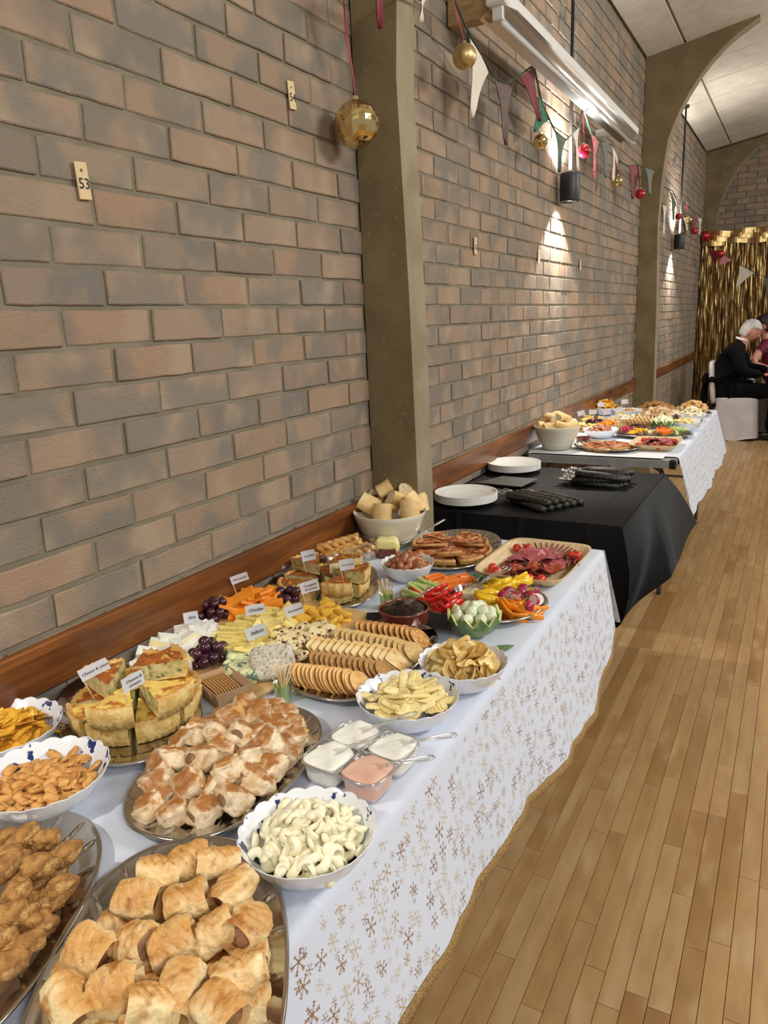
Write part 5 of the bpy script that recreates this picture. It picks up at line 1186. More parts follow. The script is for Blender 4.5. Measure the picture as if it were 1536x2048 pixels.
V2(RP, [(0.4417,1.5514,0.767), (0.4568,1.5737,0.767), (0.48,1.5615,0.767), (0.5087,1.5112,0.767), (0.515,1.5392,0.767), (0.5387,1.494,0.767), (0.5471,1.517,0.767), (0.564,1.4947,0.767), (0.4809,1.5304,0.767), (0.5299,1.4807,0.767), (0.5521,1.4802,0.767)], 'red pepper strip', .3, tilt=.4, sc=1.35)
V2(YP, [(0.5962,1.6563,0.773), (0.6039,1.6875,0.773), (0.6221,1.7004,0.773), (0.6072,1.6066,0.773), (0.6355,1.6944,0.773), (0.6165,1.6316,0.773), (0.6175,1.5694,0.773), (0.6225,1.6668,0.773)], 'yellow pepper strip', .5, tilt=.6, sc=1.5, layers=3)
V2(OP, [(0.653,1.5605,0.767), (0.6744,1.5498,0.767), (0.6924,1.5477,0.767), (0.7086,1.5402,0.767), (0.7051,1.5721,0.767), (0.677,1.5224,0.767), (0.6777,1.5706,0.767)], 'orange pepper strip', .0, tilt=.4, sc=1.35)
for i, p in enumerate([(0.6409,1.6251,0.775), (0.638,1.5925,0.775), (0.6694,1.5951,0.775), (0.6666,1.6568,0.775), (0.6921,1.6563,0.775), (0.6696,1.6261,0.775), (0.7124,1.5925,0.775), (0.7113,1.553,0.775), (0.7188,1.6051,0.775), (0.6569,1.6002,0.775), (0.6961,1.6161,0.775)]): put(RAD, 'halved radish on the near vegetable platter', p, (r.uniform(-1, 1), r.uniform(-1, 1), r.uniform(-1.5, 1.5)), 'radish halves on the near vegetable platter', 1.15)
for k, p in enumerate(((0.5384,1.6879,0.775), (0.554,1.6973,0.778), (0.5666,1.6998,0.772))):
    b = B(); b.grid(lambda u, v: ((u-.5)*.045, (v-.5)*.030*math.sin(PI*max(.08, min(.95, u))), .006*math.sin(u*5)), 8, 4); tag(ob('salad_leaf', b.mesh('salad_leaf', m_leaf, True), None, p, (r.uniform(-.5, .5), r.uniform(-.6, .6), k*1.1)), 'dark green leaf tucked behind the dip glass', 'leaf', 'leaves behind the dip glass')
gd = (0.5477,1.5966,0.745)
t = thing('dip_glass', 'small clear dish of cream dip amid the vegetables', 'dish', gd); b = B(); b.lathe([(0, .002), (.024, .002), (.030, .010), (.036, .036), (.0375, .037), (.0345, .034), (.028, .010), (0, .004)], 32); ob('glass', b.mesh('glass', m_clear, True), t)
o = dip(Vector(gd)+Vector((0, 0, .022)), m_dipc, 'cream dip in the clear dish on the vegetable platter', .0285, .016, 'cream_dip', e=1.0)
spoon(Vector(gd)+Vector((.005, 0, .040)), (0, -.25, .85), 'clear plastic spoon in the cream dip', L=.115)
spoon(Vector(gd)+Vector((.009, .006, .042)), (0, -.22, 1.05), 'second clear spoon behind the one in the cream dip', L=.11)
# --- dark chutney
JD = (0.4519,1.4483,0.743); JD = (.462, 1.412, T+.002)
terra_dish('terracotta dish of dark onion chutney', JD, .058, .046)
m_jam = mat('dark_chutney', (12, 3, 4), (26, 7, 7), 40, .22, coat=.25, bump=1, bsc=60)
b = B(); b.sph((0, 0, 0), (.052, .052, .014), 34, 18, nf=.0); b.v = [(x, y, z+(.005*noise.fractal(Vector((x*70, y*70, 0)), 1, 2, 3) if z > 0 else 0)) for x, y, z in b.v]; tag(ob('chutney', b.mesh('chutney', m_jam, True), None, (JD[0], JD[1], T+.040)), 'glossy dark chutney heaped in the terracotta dish', 'chutney')
spoon((JD[0]+.002, JD[1]-.004, T+.056), (0, -.32, .9), 'clear plastic spoon stuck in the dark chutney', L=.08)
# --- melon bowl
MB = (.632, 1.425, T+.002); m_mel = mat('melon_rind', (84, 112, 64), (104, 132, 80), 14, .35, bump=.1, bsc=40, c3=(134, 156, 98), sc3=20, lo3=.55, hi3=.65); m_mf = mat('melon_flesh', (206, 214, 140), rough=.4)
def melon(label, MB, sc, gl):
    t = thing('melon_bowl', label, 'bowl', MB, sc=sc); b = B(); n = 80
    def zz(v): return abs(((v*10) % 1)-.5)*2
    P = ((0, .0), (.40, .002), (.72, .016), (.92, .038), (1.0, .060))
    def f(u, v):
        q = u*4; i = min(3, int(q)); a = P[i]; c_ = P[i+1]; k = q-i; R = a[0]+(c_[0]-a[0])*k; z = a[1]+(c_[1]-a[1])*k
        if u > .55: z -= (u-.55)/.45*.020*zz(v)
        return (.060*R*math.cos(2*PI*v), .060*R*math.sin(2*PI*v), z)
    b.grid(f, 12, n, wrapv=True); ob('rind', b.mesh('rind', m_mel, True), t)
    c = B()
    def g(u, v):
        p = f(u, v); k = .93; return (p[0]*k, p[1]*k, p[2]*.985+.003)
    c.grid(g, 12, n, wrapv=True, flip=True)
    a_ = [f(1, k/n) for k in range(n)]; d_ = [g(1, k/n) for k in range(n)]; c.add(a_+d_, [(k, (k+1) % n, n+(k+1) % n, n+k) for k in range(n)]); ob('flesh', c.mesh('flesh', m_mf), t)
melon('zigzag-cut melon shell of silverskin onions on the white cloth', MB, 1, '')
m_on = mat('silverskin_onion', (236, 240, 214), (222, 230, 192), 10, .12, coat=.7, sss=.3)
b = B(); b.sph((0, 0, 0), (.0135, .0130, .0140), 16, 11); b.v = [(x, y, z+.004*math.exp(-(x*x+y*y)/.00002)*(1 if z > 0 else 0)) for x, y, z in b.v]; ON = ('pickled_onion', 'onion', b.mesh('pickled_onion', m_on, True), [])
for k in range(14):
    ring = (0, 0, 0, 0, 0, 0, 0, 0, 1, 1, 1, 1, 2, 0)[k]; a = k*.78 if ring == 0 else k*1.57; R = (.038, .019, 0)[ring]; z = (.050, .061, .068)[ring]
    put(ON, 'shiny pickled onion in the near melon shell', (MB[0]+R*math.cos(a), MB[1]+R*math.sin(a), MB[2]+z), (r.uniform(-.8, .8), r.uniform(-.8, .8), 0), 'pickled onions in the near melon shell')
for k in range(4):
    b = B(); b.sph((0, 0, 0), (.028, .0042, .004), 14, 6, e2=1); tag(ob('melon_sliver', b.mesh('melon_sliver', m_mel, True), None, (.700+.004*k, 1.350+.009*k, T+.008), (0, 0, .25+.12*k)), 'thin green melon rind sliver beside the crisp bowl', 'melon', 'melon rind slivers')
# ================================================================ BLACK TABLE
m_plate = mat('bagasse_plate', (232, 230, 226), rough=.6); b = B()
b.lathe([(0, .003), (.062, .003), (.068, .006), (.088, .0095), (.1, .013), (.1045, .0165), (.106, .0165), (.1068, .015), (.102, .011), (.070, .004), (.064, 0), (0, 0)], 56); PL = ('paper_plate', 'plate', b.mesh('paper_plate', m_plate, True), [])
for nm, c in (('nearer', (0.1469,2.5452,0.757)), ('further', (0.1244,3.165,0.757))):
    for k in range(6): put(PL, '%s white round plate of the %s stack on the black cloth' % (('bottom', 'second from bottom', 'third from bottom', 'third from top', 'second from top', 'topmost')[k], nm), (c[0], c[1], T+.007+.0052*k), (0, 0, k), '%s stack of white plates' % nm, 1.12)
m_glit = mat('black_glitter', (16, 16, 18), (26, 26, 26), 60, .35, bump=.4, bsc=500, c3=(200, 182, 136), sc3=420, lo3=.65, hi3=.69)
b = B(); b.box((0, 0, 0), (.165, .165, .0024), bev=.0006); NAP = ('black_napkin', 'napkin', b.mesh('black_napkin', m_glit), [])
for k in range(5): put(NAP, 'black glitter napkin in the fanned stack between the plates', (.155+.012*k, 2.93-.006*k, T+.0062+.0028*k), (0, 0, -.35+.06*k), 'black glitter napkins')
m_blk = mat('black_plastic_shiny', (14, 14, 16), rough=.15, coat=.6); m_sil = mat('silver_plastic', (190, 188, 184), rough=.22, metal=.8)
def cutlery(seed, mh):
    b = B(); b.tube([(-.075, 0, 0), (-.07, 0, 0), (0, .001, 0), (.07, 0, 0), (.076, 0, 0)], [.008, .0145, .016, .0135, .008], 10, sq=(1, .8)); sl = b.mesh('sleeve', m_glit, True)
    c = B()
    for s in (-3, -1, 1, 3): c.tube([(-.10, s*.0016, .004), (-.125, s*.0017, .007)], .0009, 5)
    c.box((-.088, 0, .003), (.026, .012, .0016)); fk = c.mesh('fork', mh, True)
    d = B(); d.sph((-.098, .007, -.001), (.026, .006, .001), 10, 5); kn = d.mesh('knife', mh, True)
    return ('cutlery_bundle', 'cutlery', None, [('sleeve', sl), ('fork', fk), ('knife', kn)])
CU = cutlery(0, m_sil); CU2 = cutlery(1, m_sil)
c0 = Vector((0.422,2.6213,0.745))
for k in range(9):
    a = -.62+.05*k; put(CU, 'black napkin-wrapped cutlery bundle in the nearer pile', c0+Vector((-.035+.017*(k % 6), -.065+.026*(k % 6), .012+.018*(k//6))), (r.uniform(-.3, .3), .03, a), 'nearer pile of wrapped cutlery', 1.3)
c1 = Vector((0.5514,3.0234,0.745))
for k in range(13):
    put(CU2, 'silver-tipped wrapped cutlery bundle in the further pile', c1+Vector((-.02+.012*(k % 3)+.01*(k//6), -.055+.022*(k % 6), .012+.016*(k//5))), (r.uniform(-.4, .4), r.uniform(-.05, .08), .12+r.uniform(-.2, .2)), 'further pile of wrapped cutlery', 1.3)
# ================================================================ FAR TABLE (same dishes again, further off)
Z3 = T+.003
# bread bowl at the bare end
B3 = (.140, 3.80); deep_bowl('large cream bowl of cut baguette on the bare end of the grey table', B3, .118, .125)
for k in range(12):
    ring = 0 if k < 7 else 1; a = k*.9 if ring == 0 else k*1.3; R = (.070, .030)[ring]
    put(BRD[k % 4], 'baguette chunk in the far cream bowl', (B3[0]+R*math.cos(a), B3[1]+R*math.sin(a), T+(.128, .165)[ring]), (r.uniform(-.5, .5), r.uniform(-.5, .5), r.uniform(0, 6)), 'baguette chunks on the grey table', 1.0)
foil_platter('foil platter of pizza slices at the bare end of the grey table', (.385, 3.86, Z3), .175, .130, math.radians(-20))
for k in range(8):
    a = k*PI/4; put(PZ[k % 3], 'bacon pizza slice on the grey table', (.385+.008*math.cos(a), 3.86+.008*math.sin(a), T+.009), (0, 0, a), 'pizza slices on the grey table', 1.05)
meat_tray('square palm-leaf tray of cured meats on the grey table', (.608, 3.965), .235, .300, 0, 'far meat tray')
BSF = (.270, 4.22, Z3); scallop_bowl('plain white bowl of sausages on the grey table', BSF, .098, .050, plain=True)
heap(SAU, 26, BSF, .062, .036, 'cocktail sausage in the far bowl', 'cocktail sausages on the grey table', 51, zmin=.030, tilt=.7)
foil_platter('foil platter of vegetables on the grey table', (.540, 4.32, Z3), .205, .135, math.radians(5), ex=2.7)
def lay(kinds, c, n, sx, sy, lab, grp, z=.030, tilt=.4, sc=1.1, yaw=(0, 6.28)):
    for k in range(n): put(kinds[k % len(kinds)], lab, (c[0]+r.uniform(-sx, sx), c[1]+r.uniform(-sy, sy), T+z+r.uniform(0, .018)), (r.uniform(-tilt, tilt), r.uniform(-tilt, tilt), r.uniform(*yaw)), grp, sc)
lay([RAD], (.40, 4.30), 9, .030, .04, 'halved radish on the far vegetable platter', 'far radishes')
lay(YP, (.47, 4.27), 8, .030, .04, 'yellow pepper strip on the far vegetable platter', 'far yellow peppers')
lay([CAR], (.60, 4.27), 12, .035, .04, 'carrot stick on the far vegetable platter', 'far carrots')
lay(RP, (.59, 4.35), 8, .030, .03, 'red pepper strip on the far vegetable platter', 'far red peppers')
lay([CEL], (.67, 4.33), 9, .025, .04, 'celery stick on the far vegetable platter', 'far celery')
gd2 = (.53, 4.31, T+.008); t = thing('dip_glass', 'small clear dish of cream dip on the far vegetable platter', 'dish', gd2); b = B(); b.lathe([(0, .002), (.024, .002), (.030, .010), (.036, .036), (.0375, .037), (.0345, .034), (.028, .010), (0, .004)], 24); ob('glass', b.mesh('glass', m_clear, True), t)
dip(Vector(gd2)+Vector((0, 0, .022)), m_dipc, 'cream dip in the clear dish on the far platter', .0285, .016, 'cream_dip', e=1.0)
# butter dish, box
terra_dish('small terracotta dish behind the far bread bowl', (.225, 4.02, Z3), .040, .032)
# cheese board
t = thing('cheese_board', 'pale wooden board of cheeses on the grey table', 'board', (.215, 4.62, T+.003)); b = B(); b.sph((0, 0, .0085), (.165, .240, .0085), 36, 8, e1=.25, e2=.25); ob('board', b.mesh('board', m_wood), t)
lay([BRI], (.29, 4.72), 16, .06, .07, 'white brie slice on the far board', 'far brie slices', .040)
lay(LEI, (.24, 4.50), 10, .045, .04, 'bright orange cheese slice on the far board', 'far orange cheese slices', .036)
lay(CHS, (.12, 4.66), 18, .05, .09, 'cheddar stick on the far board', 'far cheddar sticks', .036, .2, yaw=(.2, .8))
lay(WEN, (.27, 4.83), 12, .06, .04, 'golden cheese piece on the far board', 'far golden cheese pieces', .038)
lay(YLW, (.15, 4.42), 8, .05, .03, 'pale cheese slice on the far board', 'far pale cheese slices', .034)
grape_bunch((.175, 4.50, T+.022), 24, .050, .035, .050, 'red grape bunch on the far board', 9, 1.15)
for (b_, tx, lb, le) in (((.05, 4.62, T+.04), '', 'blank-looking flag nearest the far bread bowl', -.25), ((.10, 4.66, T+.045), '', 'flag just right of the tilted one on the far board', 0), ((.07, 5.02, T+.05), '', 'flag standing before the far tortilla chips', 0), ((.20, 4.62, T+.05), '', 'flag above the far grapes', -.1), ((.26, 4.72, T+.05), '', 'flag leaning over the far brie', -.3), ((.20, 5.15, T+.055), '', 'furthest flag, right of the tortilla chips', -.1)):
    name_flag(b_, .058, tx, lb, (0, le), w_=.044, hh=.030)
# crackers
foil_platter('foil platter of crackers on the grey table', (.430, 4.68, Z3), .180, .105, math.radians(-80), ex=2.9)
for j, (kd, nm) in enumerate(((CD, 'brown wholewheat cracker on the far platter'), (CG, 'golden round cracker on the far platter'), (CC, 'square cracker on the far platter'))):
    for k in range(9): put(kd, nm, (.345+.022*k, 4.57+.085*j, T+.034), (0, .9, 0), nm+'s')
terra_dish('terracotta dish of chutney on the grey table', (.42, 4.47, Z3), .048, .040)
b = B(); b.sph((0, 0, 0), (.042, .042, .012), 24, 12); tag(ob('chutney', b.mesh('chutney', m_jam, True), None, (.42, 4.47, T+.037)), 'dark chutney in the far terracotta dish', 'chutney')
MB2 = (.555, 4.53, Z3); melon('zigzag-cut melon shell of onions on the grey table', MB2, 1.15, '')
for k in range(13):
    ring = (0, 0, 0, 0, 0, 0, 0, 0, 1, 1, 1, 1, 2)[k]; a = k*.78 if ring == 0 else k*1.57; R = (.043, .021, 0)[ring]; z = (.058, .070, .078)[ring]
    put(ON, 'pickled onion in the far melon shell', (MB2[0]+R*math.cos(a), MB2[1]+R*math.sin(a), MB2[2]+z), (0, 0, 0), 'pickled onions in the far melon shell', 1.1)
BF1 = (.668, 4.58, Z3); scallop_bowl('white bowl of pale crisps at the edge of the grey table', BF1, .088, plain=True)
heap(STK, 24, BF1, .060, .036, 'pale potato stick in the bowl at the far table edge', 'far potato sticks', 61, zmin=.032, tilt=.5)
BF2 = (.665, 4.93, Z3); scallop_bowl('white bowl of corn twists on the grey table', BF2, .088, plain=True)
heap(TW, 40, BF2, .064, .050, 'white corn twist in the far bowl', 'far corn twists', 62, zmin=.032, tilt=1.3, sc=1.15)
t = thing('dip_tray', 'clear dip tray at the edge of the grey table', 'tray', (.680, 4.76, Z3)); b = B(); b.box((0, 0, .001), (.11, .12, .0016)); b.box((0, .06, .02), (.11, .0014, .038)); b.box((0, -.06, .02), (.11, .0014, .038)); b.box((.055, 0, .02), (.0014, .12, .038)); b.box((-.055, 0, .02), (.0014, .12, .038)); ob('pot', b.mesh('pot', m_clear), t)
o = dip((.680, 4.76, T+.034), m_dipw, 'white dip in the far clear tray', .045, .030)
foil_platter('foil platter of pastry bites on the grey table', (.470, 4.98, Z3), .165, .115, math.radians(-40))
for k in range(26):
    q = math.sqrt((k+.5)/26); a = k*2.4; put(BITE[k % 7], 'browned pastry bite on the far platter', (.47+.115*q*math.cos(a), 4.98+.10*q*math.sin(a), T+.03+.045*(1-q*q)), (r.uniform(-.5, .5), r.uniform(-.5, .5), a), 'far pastry bites', 1.2)
foil_platter('foil platter of breaded chicken on the grey table', (.400, 5.27, Z3), .170, .115, math.radians(-20))
for k in range(26):
    q = math.sqrt((k+.5)/26); a = k*2.4; put(NUG[k % 7], 'breaded chicken piece on the far platter', (.40+.120*q*math.cos(a), 5.27+.095*q*math.sin(a), T+.03+.050*(1-q*q)), (r.uniform(-.3, .3), r.uniform(-.3, .3), a), 'far breaded chicken')
foil_platter('foil platter of sausage rolls at the end of the grey table', (.630, 5.29, Z3), .170, .110, math.radians(-75))
for k in range(20):
    q = math.sqrt((k+.5)/20); a = k*2.4; put(ROLL[k % 6], 'golden sausage roll on the furthest platter', (.63+.080*q*math.cos(a), 5.29+.125*q*math.sin(a), T+.03+.050*(1-q*q)), (r.uniform(-.3, .3), r.uniform(-.3, .3), a), 'far sausage rolls', .95)
BF3 = (.250, 5.10, Z3); scallop_bowl('white bowl of cheese biscuits on the grey table', BF3, .095, plain=True)
heap(CB, 50, BF3, .070, .022, 'cheese biscuit in the far bowl', 'far cheese biscuits', 63, zmin=.026, tilt=.7, sc=1.2)
BF4 = (.085, 5.20, Z3); scallop_bowl('white bowl of tortilla chips on the grey table', BF4, .090, plain=True)
heap(TORT, 26, BF4, .060, .055, 'yellow tortilla chip in the far bowl', 'far tortilla chips', 64, zmin=.040, tilt=.8)
cup('small green plastic cup of toothpicks on the grey table', (.330, 4.40, Z3), 3, 'toothpick in the cup on the grey table')

# ================================================================ PEOPLE
def skin_mesh(name, J, E_, m, sub=2):
    """grow one continuous surface over a jointed skeleton; J name -> (pos, radius)"""
    names = list(J); me = bpy.data.meshes.new(name); me.from_pydata([J[n][0] for n in names], [(names.index(a), names.index(b)) for a, b in E_], [])
    o = bpy.data.objects.new(name, me); C.objects.link(o); md = o.modifiers.new('skin', 'SKIN'); md.use_smooth_shade = True; md.branch_smoothing = .6
    for i, n in enumerate(names):
        q = J[n][1]; q = q if isinstance(q, tuple) else (q, q); me.skin_vertices[0].data[i].radius = q; me.skin_vertices[0].data[i].use_root = (i == 0)
    s = o.modifiers.new('sub', 'SUBSURF'); s.levels = sub; s.render_levels = sub
    out = bpy.data.meshes.new_from_object(o.evaluated_get(bpy.context.evaluated_depsgraph_get())); bpy.data.objects.remove(o)
    out.materials.clear(); out.materials.append(m); out.polygons.foreach_set('use_smooth', [True]*len(out.polygons)); out.name = name; return out
m_skin = mat('skin', (208, 150, 126), (198, 136, 112), 12, .5, sss=.15); m_suit = mat('black_suit', (8, 8, 10), rough=.9, spec=.15); m_hair = mat('white_hair', (206, 204, 200), (186, 184, 180), 60, .6, bump=.5, bsc=160)
m_hairb = mat('dark_hair', (40, 22, 20), (28, 16, 14), 60, .5, bump=.5, bsc=160); m_shirt = mat('white_shirt', (224, 224, 226), rough=.8); m_wine = mat('wine_top', (112, 16, 50), (96, 12, 42), 30, .7); m_shoe = mat('shoe_black', (14, 13, 13), rough=.35)
def head_mesh(name, m, dirx=1):
    """head facing +x (dirx 1): eyes at half height, nose, mouth, ears"""
    b = B()
    b.sph((0, 0, 0), (.098, .076, .116), 28, 20)
    V = []
    for x, y, z in b.v:
        if z < -.02: k = 1-.30*((-z-.02)/.1); y *= k; x = x*k+.012*(-z/.1)
        x += .022*math.exp(-((y/.014)**2)-((z+.018)/.020)**2)*(x > .05)                     # nose
        x += .006*math.exp(-((y/.022)**2)-((z+.055)/.008)**2)*(x > .03)                      # lips
        x -= .006*math.exp(-(((abs(y)-.030)/.014)**2)-((z-.004)/.012)**2)*(x > .04)          # eye sockets
        x += .006*math.exp(-((z-.026)/.010)**2)*(x > .05)                                     # brow
        V.append((x, y, z))
    b.v = V
    for s in (-1, 1): b.sph((-.005, s*.078, -.008), (.018, .008, .030), 10, 8)
    b.v = [(x*dirx, y, z) for x, y, z in b.v]
    if dirx < 0: b.f = [f[::-1] for f in b.f]
    return b
def head(parent, c, rot, hairm, dirx=1, bun=False):
    hp = ob('head', head_mesh('head', m_skin, dirx).mesh('head', m_skin, True), parent, c, rot)
    for s in (-1, 1):
        b = B(); b.sph((dirx*.086, s*.030, .004), (.006, .010, .006), 10, 8); ob('eye', b.mesh('eye', m_ink, True), hp)
    b = B(); b.sph((0, 0, 0), (.108, .086, .124), 26, 18, nf=.10, ns=40, seed=3)
    V = []
    for x, y, z in b.v:
        if z < .034 and x > .0: x *= .55; y *= .86; z = max(z, -.02)*.6+.02
        if z < -.075: z = -.075+(z+.075)*.25
        V.append((x*dirx, y, z+.006))
    b.v = V
    if bun: b.sph((-dirx*.09, 0, .06), (.045, .05, .045), 14, 10, nf=.15, ns=50)
    ob('hair', b.mesh('hair', hairm, True), hp); return hp
def hand(parent, wrist, d, up, m):
    """palm with four unequal curled fingers and a thumb, growing from the wrist along d"""
    d = Vector(d).normalized(); up = Vector(up); s = d.cross(up).normalized(); n = s.cross(d)
    w_ = Vector(wrist); J = {'w': (w_, .021), 'p': (w_+d*.045, (.032, .014)), 'k': (w_+d*.078, (.034, .012))}; E_ = [('w', 'p'), ('p', 'k')]
    for i, (o_, L) in enumerate(((-.026, .062), (-.009, .072), (.009, .068), (.026, .052))):
        base = w_+d*.080+s*o_
        for j in range(1, 4): J['f%d%d' % (i, j)] = (base+d*L*j/3*(1-.10*j)-n*L*.11*j*j/2, .0085-.001*j)
        E_ += [('k', 'f%d1' % i), ('f%d1' % i, 'f%d2' % i), ('f%d2' % i, 'f%d3' % i)]
    J['t1'] = (w_+d*.040-s*.036, .010); J['t2'] = (w_+d*.066-s*.052-n*.008, .009); J['t3'] = (w_+d*.086-s*.054-n*.016, .008); E_ += [('p', 't1'), ('t1', 't2'), ('t2', 't3')]
    return ob('hand', skin_mesh('hand', J, E_, m, 1), parent)

PY = 9.12
t = thing('person', 'seated man with white hair in a black suit, leaning to the right', 'person', (0, 0, 0)); man = t
Vx = Vector
J = {'pelvis': (Vx((.60, PY, .54)), (.19, .17)), 'skirt': (Vx((.60, PY, .49)), (.175, .16)), 'waist': (Vx((.545, PY, .67)), (.185, .18)), 'chest': (Vx((.525, PY, .85)), (.185, .195)), 'upper': (Vx((.595, PY, .98)), (.155, .155)), 'neck0': (Vx((.675, PY, 1.06)), .07),
     'shr': (Vx((.63, PY-.17, .97)), .088), 'elr': (Vx((.70, PY-.25, .74)), .068), 'wrr': (Vx((.90, PY-.20, .715)), .042),
     'shl': (Vx((.64, PY+.17, .985)), .075), 'ell': (Vx((.72, PY+.25, .76)), .058), 'wrl': (Vx((.93, PY+.14, .745)), .042)}
E_ = [('pelvis', 'skirt'), ('pelvis', 'waist'), ('waist', 'chest'), ('chest', 'upper'), ('upper', 'neck0'), ('upper', 'shr'), ('shr', 'elr'), ('elr', 'wrr'), ('upper', 'shl'), ('shl', 'ell'), ('ell', 'wrl')]
ob('jacket', skin_mesh('jacket', J, E_, m_suit), t)
Jb = {'pelvis': (Vx((.60, PY, .54)), .11), 'chest': (Vx((.585, PY, .88)), .12), 'neck0': (Vx((.675, PY, 1.05)), .062), 'neck1': (Vx((.715, PY, 1.12)), .056), 'sk': (Vx((.735, PY, 1.165)), .06)}
ob('body', skin_mesh('body', Jb, [('pelvis', 'chest'), ('chest', 'neck0'), ('neck0', 'neck1'), ('neck1', 'sk')], m_skin), t)
b = B(); b.tube([(.665+.02*math.cos(a)*2.9, PY+.066*math.sin(a), 1.078+.022*math.cos(a)*-1) for a in [2*PI*k/20 for k in range(21)]], .012, 8, cap=False); ob('shirt_collar', b.mesh('shirt_collar', m_shirt, True), t)
head(t, (.738, PY, 1.165), (0, .42, 0), m_hair)
hand(t, (.91, PY-.20, .715), (1, .1, -.1), (0, 0, 1), m_skin); hand(t, (.94, PY+.14, .745), (1, -.2, -.1), (0, 0, 1), m_skin)
J = {'pelvis': (Vx((.60, PY, .525)), (.15, .12)), 'hr': (Vx((.68, PY-.09, .52)), .10), 'kr': (Vx((1.04, PY-.12, .52)), .072), 'ar': (Vx((1.00, PY-.12, .10)), .052), 'hl': (Vx((.68, PY+.09, .52)), .10), 'kl': (Vx((1.05, PY+.13, .52)), .072), 'al': (Vx((1.06, PY+.13, .10)), .052)}
ob('trousers', skin_mesh('trousers', J, [('pelvis', 'hr'), ('hr', 'kr'), ('kr', 'ar'), ('pelvis', 'hl'), ('hl', 'kl'), ('kl', 'al')], m_suit), t)
for (x, y) in ((1.04, PY-.12), (1.10, PY+.13)): b = B(); b.sph((x, y, .045), (.14, .048, .045), 18, 10, e1=.8, e2=.8); ob('shoe', b.mesh('shoe', m_shoe, True), t)

# his chair in a white stretch cover with a black sash
m_cover = mat('chair_cover', (206, 200, 200), (194, 188, 190), 6, .7, sheen=.3)
def covered_chair(c, label, dirx=1):
    t = thing('covered_chair', label, 'chair', c, (0, 0, 0 if dirx > 0 else PI)); b = B()
    def f(u, v):   # flared skirt from the seat to the floor, lifted between the feet
        a = 2*PI*v; ex = 5; k = (abs(math.cos(a))**ex+abs(math.sin(a))**ex)**(-1/ex); fl_ = 1+.14*u*u; z = .455*(1-u)
        if u > .95: z = .035*(1-abs(math.cos(2*a+PI/2*0))**2)*1.0
        return (.215*k*math.cos(a)*fl_, .205*k*math.sin(a)*fl_, z)
    b.grid(f, 20, 64, wrapv=True); b.sph((0, 0, .452), (.212, .202, .022), 40, 8, e2=.4); ob('seat_cover', b.mesh('seat_cover', m_cover, True), t)
    b = B(); b.sph((-.235, 0, .62), (.030, .200, .235), 30, 20, e1=.4, e2=.5); b.v = [(x-.10*(z-.45), y, z) for x, y, z in b.v]; ob('back_cover', b.mesh('back_cover', m_cover, True), t)
    b = B(); b.tube([(-.235+.046*math.cos(a)-.02, .212*math.sin(a), .66+.01*math.sin(3*a)) for a in [2*PI*k/32 for k in range(33)]], .030, 8, cap=False, sq=(.25, 1)); ob('sash', b.mesh('sash', m_suit, True), t)
    b = B(); b.sph((-.33, .07, .66), (.035, .08, .06), 14, 10, nf=.3, ns=20, seed=2); b.sph((-.33, -.07, .66), (.035, .08, .06), 14, 10, nf=.3, ns=20, seed=4)
    b.tube([(-.33, -.02, .64), (-.34, -.06, .52), (-.33, -.09, .38), (-.325, -.08, .26)], [.02, .035, .035, .03], 8, sq=(.3, 1)); b.tube([(-.33, .02, .64), (-.34, .05, .52), (-.33, .06, .40)], [.02, .03, .03], 8, sq=(.3, 1)); ob('bow', b.mesh('bow', m_suit, True), t)
    return t
covered_chair((.655, PY, 0), 'white-covered chair with black sash under the seated man')
# woman beyond
WY = 9.72; t = thing('person', 'woman with dark hair in a wine-red top behind the man, mostly out of frame', 'person', (0, 0, 0))
J = {'pelvis': (Vx((0.970, WY, .55)), (.14, .12)), 'waist': (Vx((0.960, WY, .72)), (.12, .11)), 'chest': (Vx((0.930, WY, .90)), (.13, .12)), 'upper': (Vx((0.900, WY, 1.00)), (.10, .09)), 'neck': (Vx((0.870, WY, 1.07)), .05),
     'shr': (Vx((0.850, WY-.14, .97)), .062), 'sl': (Vx((0.805, WY-.19, .88)), .056), 'shl': (Vx((0.950, WY+.15, .97)), .062), 'sll': (Vx((0.930, WY+.20, .86)), .056)}
ob('top', skin_mesh('top', J, [('pelvis', 'waist'), ('waist', 'chest'), ('chest', 'upper'), ('upper', 'neck'), ('upper', 'shr'), ('shr', 'sl'), ('upper', 'shl'), ('shl', 'sll')], m_wine), t)
J = {'chest': (Vx((0.930, WY, .90)), .10), 'neck0': (Vx((0.870, WY, 1.07)), .046), 'neck1': (Vx((0.840, WY, 1.14)), .044), 'shr': (Vx((0.840, WY-.14, .97)), .05), 'elr': (Vx((0.770, WY-.24, .79)), .044), 'wrr': (Vx((0.930, WY-.26, .745)), .028), 'shl': (Vx((0.950, WY+.15, .97)), .05), 'ell': (Vx((0.890, WY+.22, .78)), .042), 'wrl': (Vx((1.030, WY+.16, .75)), .028)}
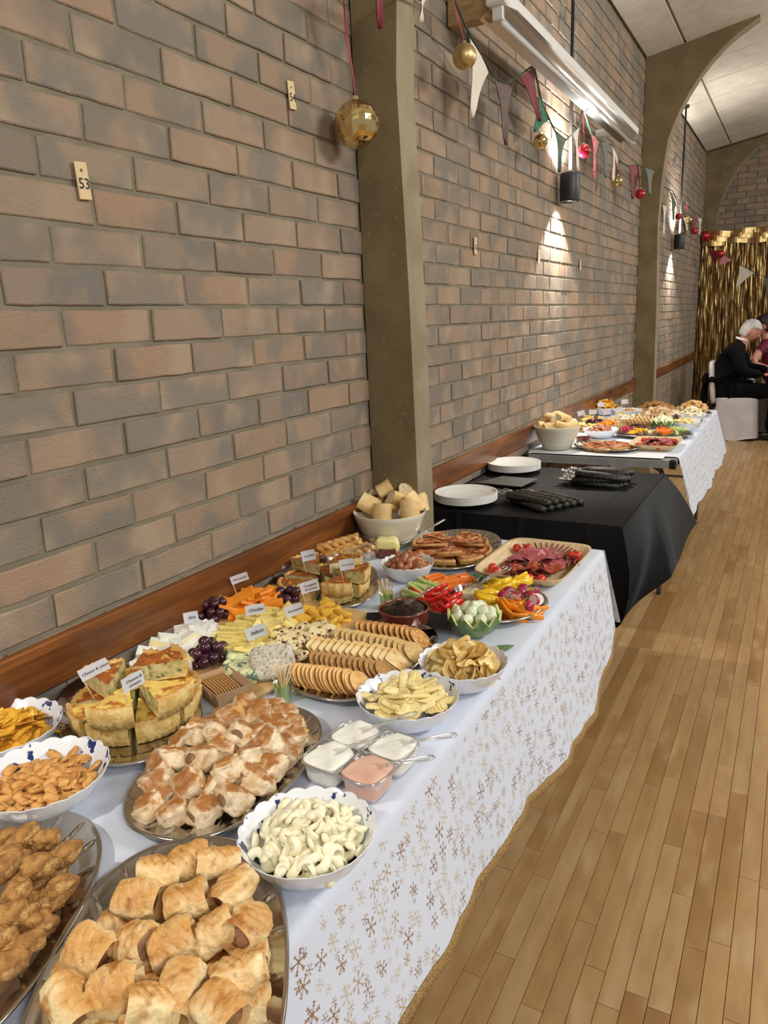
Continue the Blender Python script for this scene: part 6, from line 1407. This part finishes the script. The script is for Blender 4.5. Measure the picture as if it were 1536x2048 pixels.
ob('body', skin_mesh('body', J, [('chest', 'neck0'), ('neck0', 'neck1'), ('chest', 'shr'), ('shr', 'elr'), ('elr', 'wrr'), ('chest', 'shl'), ('shl', 'ell'), ('ell', 'wrl')], m_skin), t)
hand(t, (.94, WY-.26, .745), (1, .05, -.1), (0, 0, 1), m_skin); hand(t, (1.04, WY+.16, .75), (1, -.1, -.1), (0, 0, 1), m_skin)
head(t, (.845, WY, 1.20), (0, -.30, 0), m_hairb, -1, True)
J = {'pelvis': (Vx((0.990, WY, .53)), (.14, .11)), 'hr': (Vx((1.030, WY-.09, .52)), .085), 'kr': (Vx((1.320, WY-.12, .52)), .065), 'ar': (Vx((1.320, WY-.12, .08)), .045), 'hl': (Vx((1.030, WY+.09, .52)), .085), 'kl': (Vx((1.320, WY+.12, .52)), .065), 'al': (Vx((1.320, WY+.12, .08)), .045)}
ob('trousers', skin_mesh('trousers', J, [('pelvis', 'hr'), ('hr', 'kr'), ('kr', 'ar'), ('pelvis', 'hl'), ('hl', 'kl'), ('kl', 'al')], m_suit), t)
covered_chair((1.01, WY, 0), 'white-covered chair under the woman, mostly hidden')
# their table
t = thing('round_table', 'round dark-clothed table at the right edge beside the seated man', 'table', (1.70, 9.15, 0)); b = B()
b.lathe([(0, .745), (.61, .745), (.622, .738), (.626, .72), (.63, .40), (.64, .25)], 64, fn=lambda a, i: (1+(.03*math.sin(a*14)*(i-3)/2 if i > 3 else 0), 0)); ob('table_cloth', b.mesh('table_cloth', m_bcl, True), t)
b = B(); b.tube([(0, 0, 0), (0, 0, .72)], .04, 12); b.tube([(-.4, 0, .02), (.4, 0, .02)], .02, 8); b.tube([(0, -.4, .02), (0, .4, .02)], .02, 8); ob('pedestal', b.mesh('pedestal', m_black, True), t)
b = B(); b.sph((0, 0, 0), (.07, .05, .018), 18, 10, nf=.4, ns=30, seed=2); tag(ob('paper_napkin', b.mesh('paper_napkin', m_shirt, True), None, (1.13, 9.08, .762)), 'crumpled white napkin on the dark table at the right edge', 'napkin')
